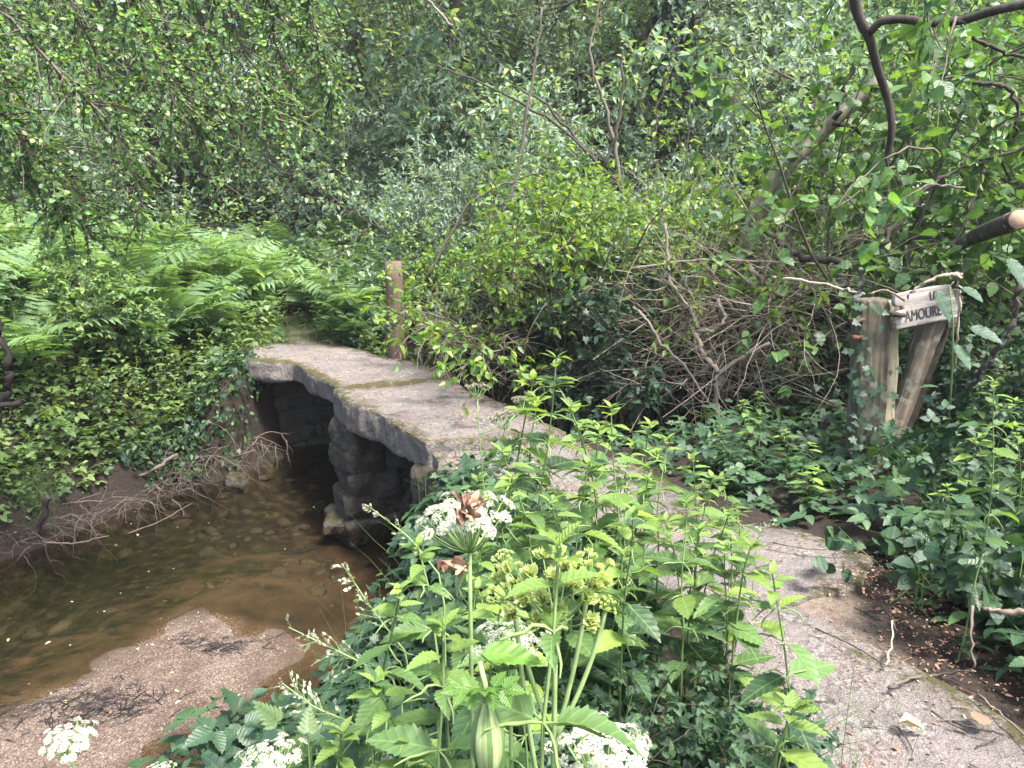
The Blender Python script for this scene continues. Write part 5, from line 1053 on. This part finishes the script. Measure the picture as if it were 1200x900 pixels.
def hogweed(label, tops, seed, r0=.006, base=None, leaves=2, cat='hogweed', lsz=.2, leafdrop=.5):
    """tops: list of (px, py, Y, radius, kind); stems from a common base"""
    rg = np.random.default_rng(seed); T0 = at(*tops[0][:3]); bx = T0[:2] + rg.normal(0, .08, 2) if base is None else np.array(base); b = np.array((bx[0], bx[1], hz(*bx) - .02))
    e = tag(empty('hogweed', tuple(b)), label, cat); mb = MB(); main = None
    for i, (px, py, Y, rad, kind) in enumerate(tops):
        c = at(px, py, Y); hub = umbel(e, c, (rg.normal(0, .1), (-.4 if kind == 'seed' else -.02) + rg.normal(0, .06), 1), rad, seed * 10 + i, kind, nr=36 if kind == 'flower' else 15, nfl=34 if kind == 'flower' else 34)
        t = np.linspace(0, 1, 12)[:, None]
        s0 = b if main is None else main[5 + 2 * min(i, 2)]
        mid = np.array((hub[0] * .75 + s0[0] * .25, hub[1] * .75 + s0[1] * .25, s0[2] + (hub[2] - s0[2]) * .5)); P = s0 * (1 - t) ** 2 + mid * 2 * t * (1 - t) + hub * t ** 2
        if main is None: main = P
        mb = MB(); mb.tubes(P, np.linspace(r0 if i == 0 else r0 * .6, r0 * .6, 12)[None], 8); s_ = link('stem', mb.mesh('stem', M['hogstem']), e); s_.location = Vector((0, 0, 0)) - e.location
    for k in range(leaves):
        lf = MB(); c = main[2 + 3 * k]; a = rg.uniform(0, 6.3); ax = np.array([[math.cos(a), math.sin(a), .45]]); lf.leaves(L_HOG, c[None], ax, np.array([[-math.cos(a) * .4, -math.sin(a) * .4, 1]]), np.array([lsz * rg.uniform(.8, 1.1)]), np.array([rg.uniform(.4, .9)]))
        o = link('leaf', lf.mesh('leaf', M['hogleaf']), e); o.location = Vector((0, 0, 0)) - e.location
    return e, main
H1, m1 = hogweed('white flowering hogweed with withered brown leaves caught on its stem, before the bridge arch', [(545, 603, 1.15, .074, 'flower')], 901, .0055, at(556, 880, 1.12)[:2], 0)
def crumple(parent, c, seed, size, n=4):
    rg = np.random.default_rng(seed); mb = MB(); T = leaf_serrate(6, .6, .3, .7, .02, .02, .02, .15); V = T[0].copy(); V[:, 2] += .2 * np.sin(V[:, 0] * 9 + seed) + .3 * np.abs(V[:, 1]) * 2 + .1 * np.sin(V[:, 1] * 14); T = (V,) + T[1:]
    ax = rg.normal(size=(n, 3)); ax[:, 2] = np.abs(ax[:, 2]) * .8 - .2; mb.leaves(T, np.tile(c, (n, 1)) + rg.normal(0, size * .12, (n, 3)), ax, rg.normal(size=(n, 3)), size * rg.uniform(.6, 1.05, n), rg.uniform(.45, .9, n), 0, .8)
    o = link('withered_leaf', mb.mesh('withered_leaf', M['litter']), parent); o.location = Vector((0, 0, 0)) - parent.location; o['label'] = 'crumpled dry brown leaves'
crumple(H1, at(551, 590, 1.08), 3, .034, 6); crumple(H1, at(548, 603, 1.07), 5, .03, 6); crumple(H1, at(541, 662, 1.1), 7, .032, 7); crumple(H1, at(520, 668, 1.1), 9, .026, 4)
hogweed('hogweed with a flat white flower head in the lower middle, under the green seed heads', [(600, 748, 1.05, .055, 'flower')], 902, .005, None, 1)
hogweed('hogweed with several pale green seed heads beside the tall nettle stem', [(648, 694, .98, .07, 'seed'), (600, 688, 1.0, .035, 'seed'), (690, 668, 1.0, .035, 'seed'), (590, 655, 1.06, .018, 'seed'), (712, 708, 1.02, .014, 'seed')], 903, .006, None, 1)
hogweed('large white hogweed head at the bottom edge, right of the swollen bud', [(705, 880, .92, .068, 'flower'), (688, 852, .98, .022, 'flower'), (748, 868, .98, .02, 'flower')], 904, .006, None, 1)
hogweed('white hogweed head at the bottom edge over the dark water', [(315, 888, 1.15, .058, 'flower')], 905, .005, at(330, 1010, 1.12)[:2], 0)
hogweed('small white hogweed head in front of the gravel bar, bottom left', [(82, 866, 1.5, .058, 'flower')], 906, .005, None, 0)
hogweed('white hogweed head just cut by the bottom edge left of centre', [(185, 905, 1.3, .03, 'flower')], 907, .004, None, 0)
hogweed('dry pale hogweed heads standing against the bridge slab', [(560, 455, 3.3, .05, 'dry'), (590, 490, 3.2, .06, 'dry'), (612, 470, 3.25, .05, 'dry')], 908, .004, None, 0)
# swollen leaf sheath with a fresh jagged leaf
b0 = at(575, 905, .85); e = tag(empty('hogweed_bud', tuple(b0)), 'swollen striped green bud of a hogweed under a jagged fresh leaf, bottom centre', 'hogweed bud')
c0, c1 = at(573, 905, .85), at(570, 822, .85); t = np.linspace(0, 1, 14)[:, None]; P = c0 + (c1 - c0) * t; mb = MB(); rr = .018 * np.sin(np.linspace(.35, math.pi * .96, 14)) ** .8 + .003; mb.tubes(P, rr[None], 18); V = mb.V[0]; ang = np.tile(np.arange(18), 14); cen = np.repeat(P, 18, 0); mb.V[0] = cen + (V - cen) * (1 + .05 * (ang % 2))[:, None]
mb.A[0] = np.tile(np.tile([0., 1., .5], 6), 13); M['sheath'] = twigmat('bud_sheath', (.09, .15, .05), (.28, .33, .15)); s_ = link('sheath', mb.mesh('sheath', M['sheath']), e); s_.location = -Vector(tuple(b0))
mb = MB(); mb.tubes(np.array([c1, at(568, 800, .85), at(562, 775, .86)]), np.array([[.004, .0035, .003]]), 7); s_ = link('stem', mb.mesh('stem', M['hogstem']), e); s_.location = -Vector(tuple(b0))
lf = MB(); c = at(565, 805, .85); lf.leaves(L_HOG, np.tile(c, (3, 1)), np.array([[-.9, -.3, .1], [.9, -.35, .15], [.1, -.8, .35]]), np.array([[.1, -.5, 1], [0, -.5, 1], [0, .3, 1.]]), np.array([.05, .055, .04]), np.array([.9, .8, 1.])); s_ = link('leaf', lf.mesh('leaf', M['hogleaf']), e); s_.location = -Vector(tuple(b0))
lf = MB(); lf.leaves(L_NETTLE[0], at(560, 765, .9)[None], np.array([[1., -.2, .08]]), np.array([[0, -.3, 1.]]), np.array([.085]), np.array([.9])); s_ = link('leaf', lf.mesh('leaf', M['hogleaf']), e); s_.location = -Vector(tuple(b0))
# ferny leaves and seedy grass panicles on the near bank
def panicle(label, pts, seed, n=22, ln=.09, base=None):
    rg = np.random.default_rng(seed); P = np.array([at(*q_) for q_ in pts]); P = np.vstack([[*P[0][:2], hz(*P[0][:2])], P]); t = np.linspace(0, len(P) - 1, 14); Q = np.stack([np.interp(t, np.arange(len(P)), P[:, i]) for i in range(3)], 1)
    mb = MB(); mb.tubes(Q, np.linspace(.003, .001, 14)[None], 5); p, d, ix, tt = sample(rg, Q[None], n, .45, 1.); br = grow(rg, p, spread(rg, d, .7), ln * (1.3 - tt) * rg.uniform(.5, 1.2, n), 4, .12, .02); mb.tubes(br, .0008, 3)
    p2, d2, _, _ = sample(rg, br, 6, .3, 1.); mb.leaves(SEED, p2, spread(rg, d2, .5), rg.normal(size=p2.shape), rg.uniform(.006, .012, len(p2)), rg.random(len(p2)), 1)
    tag(link('seeding_stalk', mb.mesh('seeding_stalk', [M['hogstem'], M['drypanicle']])), label, 'seed stalk')
panicle('seeding stalk leaning left over the stream, higher one', [(480, 770, 1.5), (440, 720, 1.5), (400, 660, 1.5)], 1); panicle('seeding stalk leaning left over the stream, lower one', [(470, 800, 1.45), (400, 765, 1.45), (338, 735, 1.45)], 2)
panicle('thin seeding stalk low above the bottom water', [(420, 850, 1.35), (370, 830, 1.35), (330, 800, 1.35)], 3); panicle('pale seeding stalk crossing the dark bridge arch', [(520, 680, 1.6), (480, 630, 1.6), (430, 592, 1.6)], 4, 12, .05); panicle('dry seeding stalk at the end of the path behind the slab', [(885, 650, 3.0), (890, 625, 3.0), (905, 610, 3.0)], 6, 14, .06)
FP = MB(); rg = np.random.default_rng(17); n = 26; pp = np.array([at(*q_) for q_ in zip(rg.uniform(330, 520, n), rg.uniform(850, 930, n), rg.uniform(1.15, 1.5, n))]); FP.leaves(L_FERNY, pp, np.stack([rg.normal(0, 1, n), rg.normal(-.3, .6, n), rg.normal(.3, .3, n)], 1), np.tile([0, -.2, 1.], (n, 1)) + rg.normal(0, .3, (n, 3)), rg.uniform(.05, .08, n), rg.random(n))
stp = grow(rg, np.stack([pp[:, 0], pp[:, 1], height(pp[:, 0], pp[:, 1])], 1), np.tile([0, 0, 1.], (n, 1)), pp[:, 2] - height(pp[:, 0], pp[:, 1]), 6, .0, 0)
e = tag(empty('cow_parsley', tuple(stp[0, 0])), 'ferny cow parsley leaves low at the bottom, left of the nettles', 'cow parsley'); SP = MB(); SP.tubes(stp, .0018, 4)
for nm, m_ in (('stem', SP.mesh('stem', M['stem'])), ('foliage', FP.mesh('foliage', M['ground_leaf']))): o = link(nm, m_, e); o.location = -Vector(tuple(stp[0, 0]))
# curled dead leaf on the big slab
mb = MB(); T = leaf_simple(.55, .35, .3); mb.leaves(T, np.array([(*onz(1052, 856, 0), .03)]), np.array([[1., -.35, .1]]), np.array([[0, 0, 1.]]), np.array([.075]), np.array([.95])); tag(link('dead_leaf', mb.mesh('dead_leaf', M['flecks'])), 'curled pale dead leaf on the large path slab', 'leaf')
mb = MB(); mb.leaves(L_BROAD, np.array([(*onz(1150, 860, 0), .03)]), np.array([[.4, 1, .1]]), np.array([[.2, 0, 1.]]), np.array([.08]), np.array([.55])); tag(link('dead_leaf', mb.mesh('dead_leaf', M['litter'])), 'red brown dead leaf in the lower right corner', 'leaf')
# broad leaf plants at the right edge of the path
BP = shrub('broadleaf_plant', 231, .6, 7, L_BROAD, .1, 'nettle_dark', nb=3, ntw=2, nlf=3, lean=.7, low=.3, r0=.005, barkm='stem')
for i, (px, py, z, lab) in enumerate(((1185, 760, 0, 'broad leaved low plant at the right edge beside the litter'), (1190, 690, 0, 'broad leaved low plant at the right edge above the peeling branch end'), (1050, 700, 0, 'broad leaved low plant overhanging the mossy slab edge'), (1120, 640, 0, 'broad leaved low plant in front of the sign post tangle'))):
    x, y = onz(px, py, z); place(BP, (x + .1, y, hz(x + .1, y)), i * 1.4, .75, lab, 'plant')
for o in list(bpy.data.objects):      # prototypes that were never placed
    if o.parent is None and o.type == 'EMPTY' and o.location.z < -40:
        for ch in list(o.children): bpy.data.objects.remove(ch)
        bpy.data.objects.remove(o)

# ------------------------------------------------------------------ stones lying on the bed of the stream
rg = np.random.default_rng(404); n = 900; x = rg.uniform(-5.5, -.4, n); y = rg.uniform(3, 8.6, n); d = poly_sd(CH, x, y); bd_ = poly_sd(BAR, x, y); m_ = (d < -.05) & (bd_ > .35) & (rg.random(n) < np.clip(1.1 - .55 * bd_ * 0 + fbm(np.stack([x, y, 0 * x], 1), 2, 1.2) - .55, 0, 1)); x, y = x[m_], y[m_]; n = len(x); a = rg.uniform(0, 6.3, n)
bm = bmesh.new(); bmesh.ops.create_icosphere(bm, subdivisions=2, radius=1); bm.verts.index_update(); IV2 = np.array([v.co for v in bm.verts]); IF2 = np.array([[v.index for v in f.verts] for f in bm.faces]); bm.free(); IV2 = IV2 * (1 + .25 * fbm(IV2 * 1.4, 2, 1))[:, None] * np.array((1, .8, .4))
mb = MB(); mb.leaves((IV2, IF2, np.zeros((0, 4), int), IV2[:, :2]), np.stack([x, y, height(x, y)], 1), np.stack([np.cos(a), np.sin(a), 0 * a], 1), np.stack([rg.normal(0, .2, n), rg.normal(0, .2, n), 1 + 0 * a], 1), .02 + .09 * rg.random(n) ** 2.5, rg.random(n))
M['bedstone'] = stonemat('bed_stone', (.015, .015, .009), (.08, .066, .04), .7, True, (.02, .024, .01))
tag(link('stream_stones', mb.mesh('stream_stones', M['bedstone'])), 'dark weedy stones scattered on the bed of the stream', 'stones', None, 'stuff')

# twig bits on the path and the soil beside it
rg = np.random.default_rng(505); n = 420; x = rg.uniform(.9, 2.3, n); y = rg.uniform(1.5, 3.9, n); m_ = rg.random(n) < np.clip((x - 1.0) * .75, .06, .9); x, y = x[m_], y[m_]; n = len(x); a = rg.normal(-.6, .9, n)
P = grow(rg, np.stack([x, y, 0 * x], 1), np.stack([np.cos(a), np.sin(a), 0 * a], 1), rg.uniform(.03, .2, n) * rg.random(n) + .02, 4, .16, 0); P[:, :, 2] = surf(P[:, :, 0].ravel(), P[:, :, 1].ravel()).reshape(P.shape[:2]) + .004 + rg.random((n, 1)) * .012
mb = MB(); mb.tubes(P, radii(P, .0022 * rg.uniform(.5, 1.5, n), .5), 4); M['twigbit'] = twigmat('fallen_twig', (.04, .025, .018), (.2, .14, .1))
tag(link('fallen_twigs', mb.mesh('fallen_twigs', M['twigbit'])), 'thin brown twig bits scattered on the path slab and the soil beside it', 'twigs', None, 'stuff')
# leaves hanging in front of the sign board
e = tag(empty('nettle_stalk', tuple(at(1112, 470, 4.25))), 'leafy stalk with big dark leaves crossing the right end of the sign board', 'nettle'); el = Vector(e.location)
mb = MB(); mb.tubes(np.array([at(1112, 500, 4.25), at(1116, 430, 4.22), at(1117, 380, 4.2), at(1113, 335, 4.18)]), np.array([[.005, .0045, .004, .003]]), 6); o = link('stem', mb.mesh('stem', M['stem']), e); o.location = -el
lf = MB()
for (p0, p1, sz, rn) in (((1096, 338), (1119, 381), .2, .1), ((1126, 335), (1150, 350), .15, .35), ((1134, 382), (1172, 398), .19, .2), ((1118, 402), (1140, 432), .17, .45), ((1180, 300), (1200, 330), .2, .3)):
    a_, b_ = at(*p0, 4.15), at(*p1, 4.05); lf.leaves(L_NETTLE[2], a_[None], (b_ - a_)[None], np.array([[.2, -.7, .7]]), np.array([sz]), np.array([rn]))
o = link('foliage', lf.mesh('foliage', M['nettle_dark']), e); o.location = -el

grass('grass', 'thin grass blades among the nettles of the near bank', [(-.3, 2.2, .25), (.1, 1.9, .25), (.35, 2.6, .2), (-.4, 3.2, .3), (.2, 1.5, .2), (.6, 1.9, .15), (-.1, 4.2, .3)], 18, 70, .5)

# ------------------------------------------------------------------ air
hb = bmesh.new(); bmesh.ops.create_cube(hb, size=1); hm = bpy.data.meshes.new('haze'); hb.to_mesh(hm); hb.free()
hmat = bpy.data.materials.new('haze'); hmat.use_nodes = True; ht = hmat.node_tree; ht.nodes.clear(); ho = ht.nodes.new('ShaderNodeOutputMaterial'); pv = ht.nodes.new('ShaderNodeVolumePrincipled')
pv.inputs['Color'].default_value = (.95, .98, 1, 1); pv.inputs['Density'].default_value = .001; pv.inputs['Anisotropy'].default_value = .2; ht.links.new(pv.outputs[0], ho.inputs['Volume']); hm.materials.append(hmat)
o = link('haze', hm); o.scale = (410, 330, 28); o.location = (0, 100, 11); o['kind'] = 'stuff'; o['label'] = 'thin pale woodland haze'; o['category'] = 'haze'
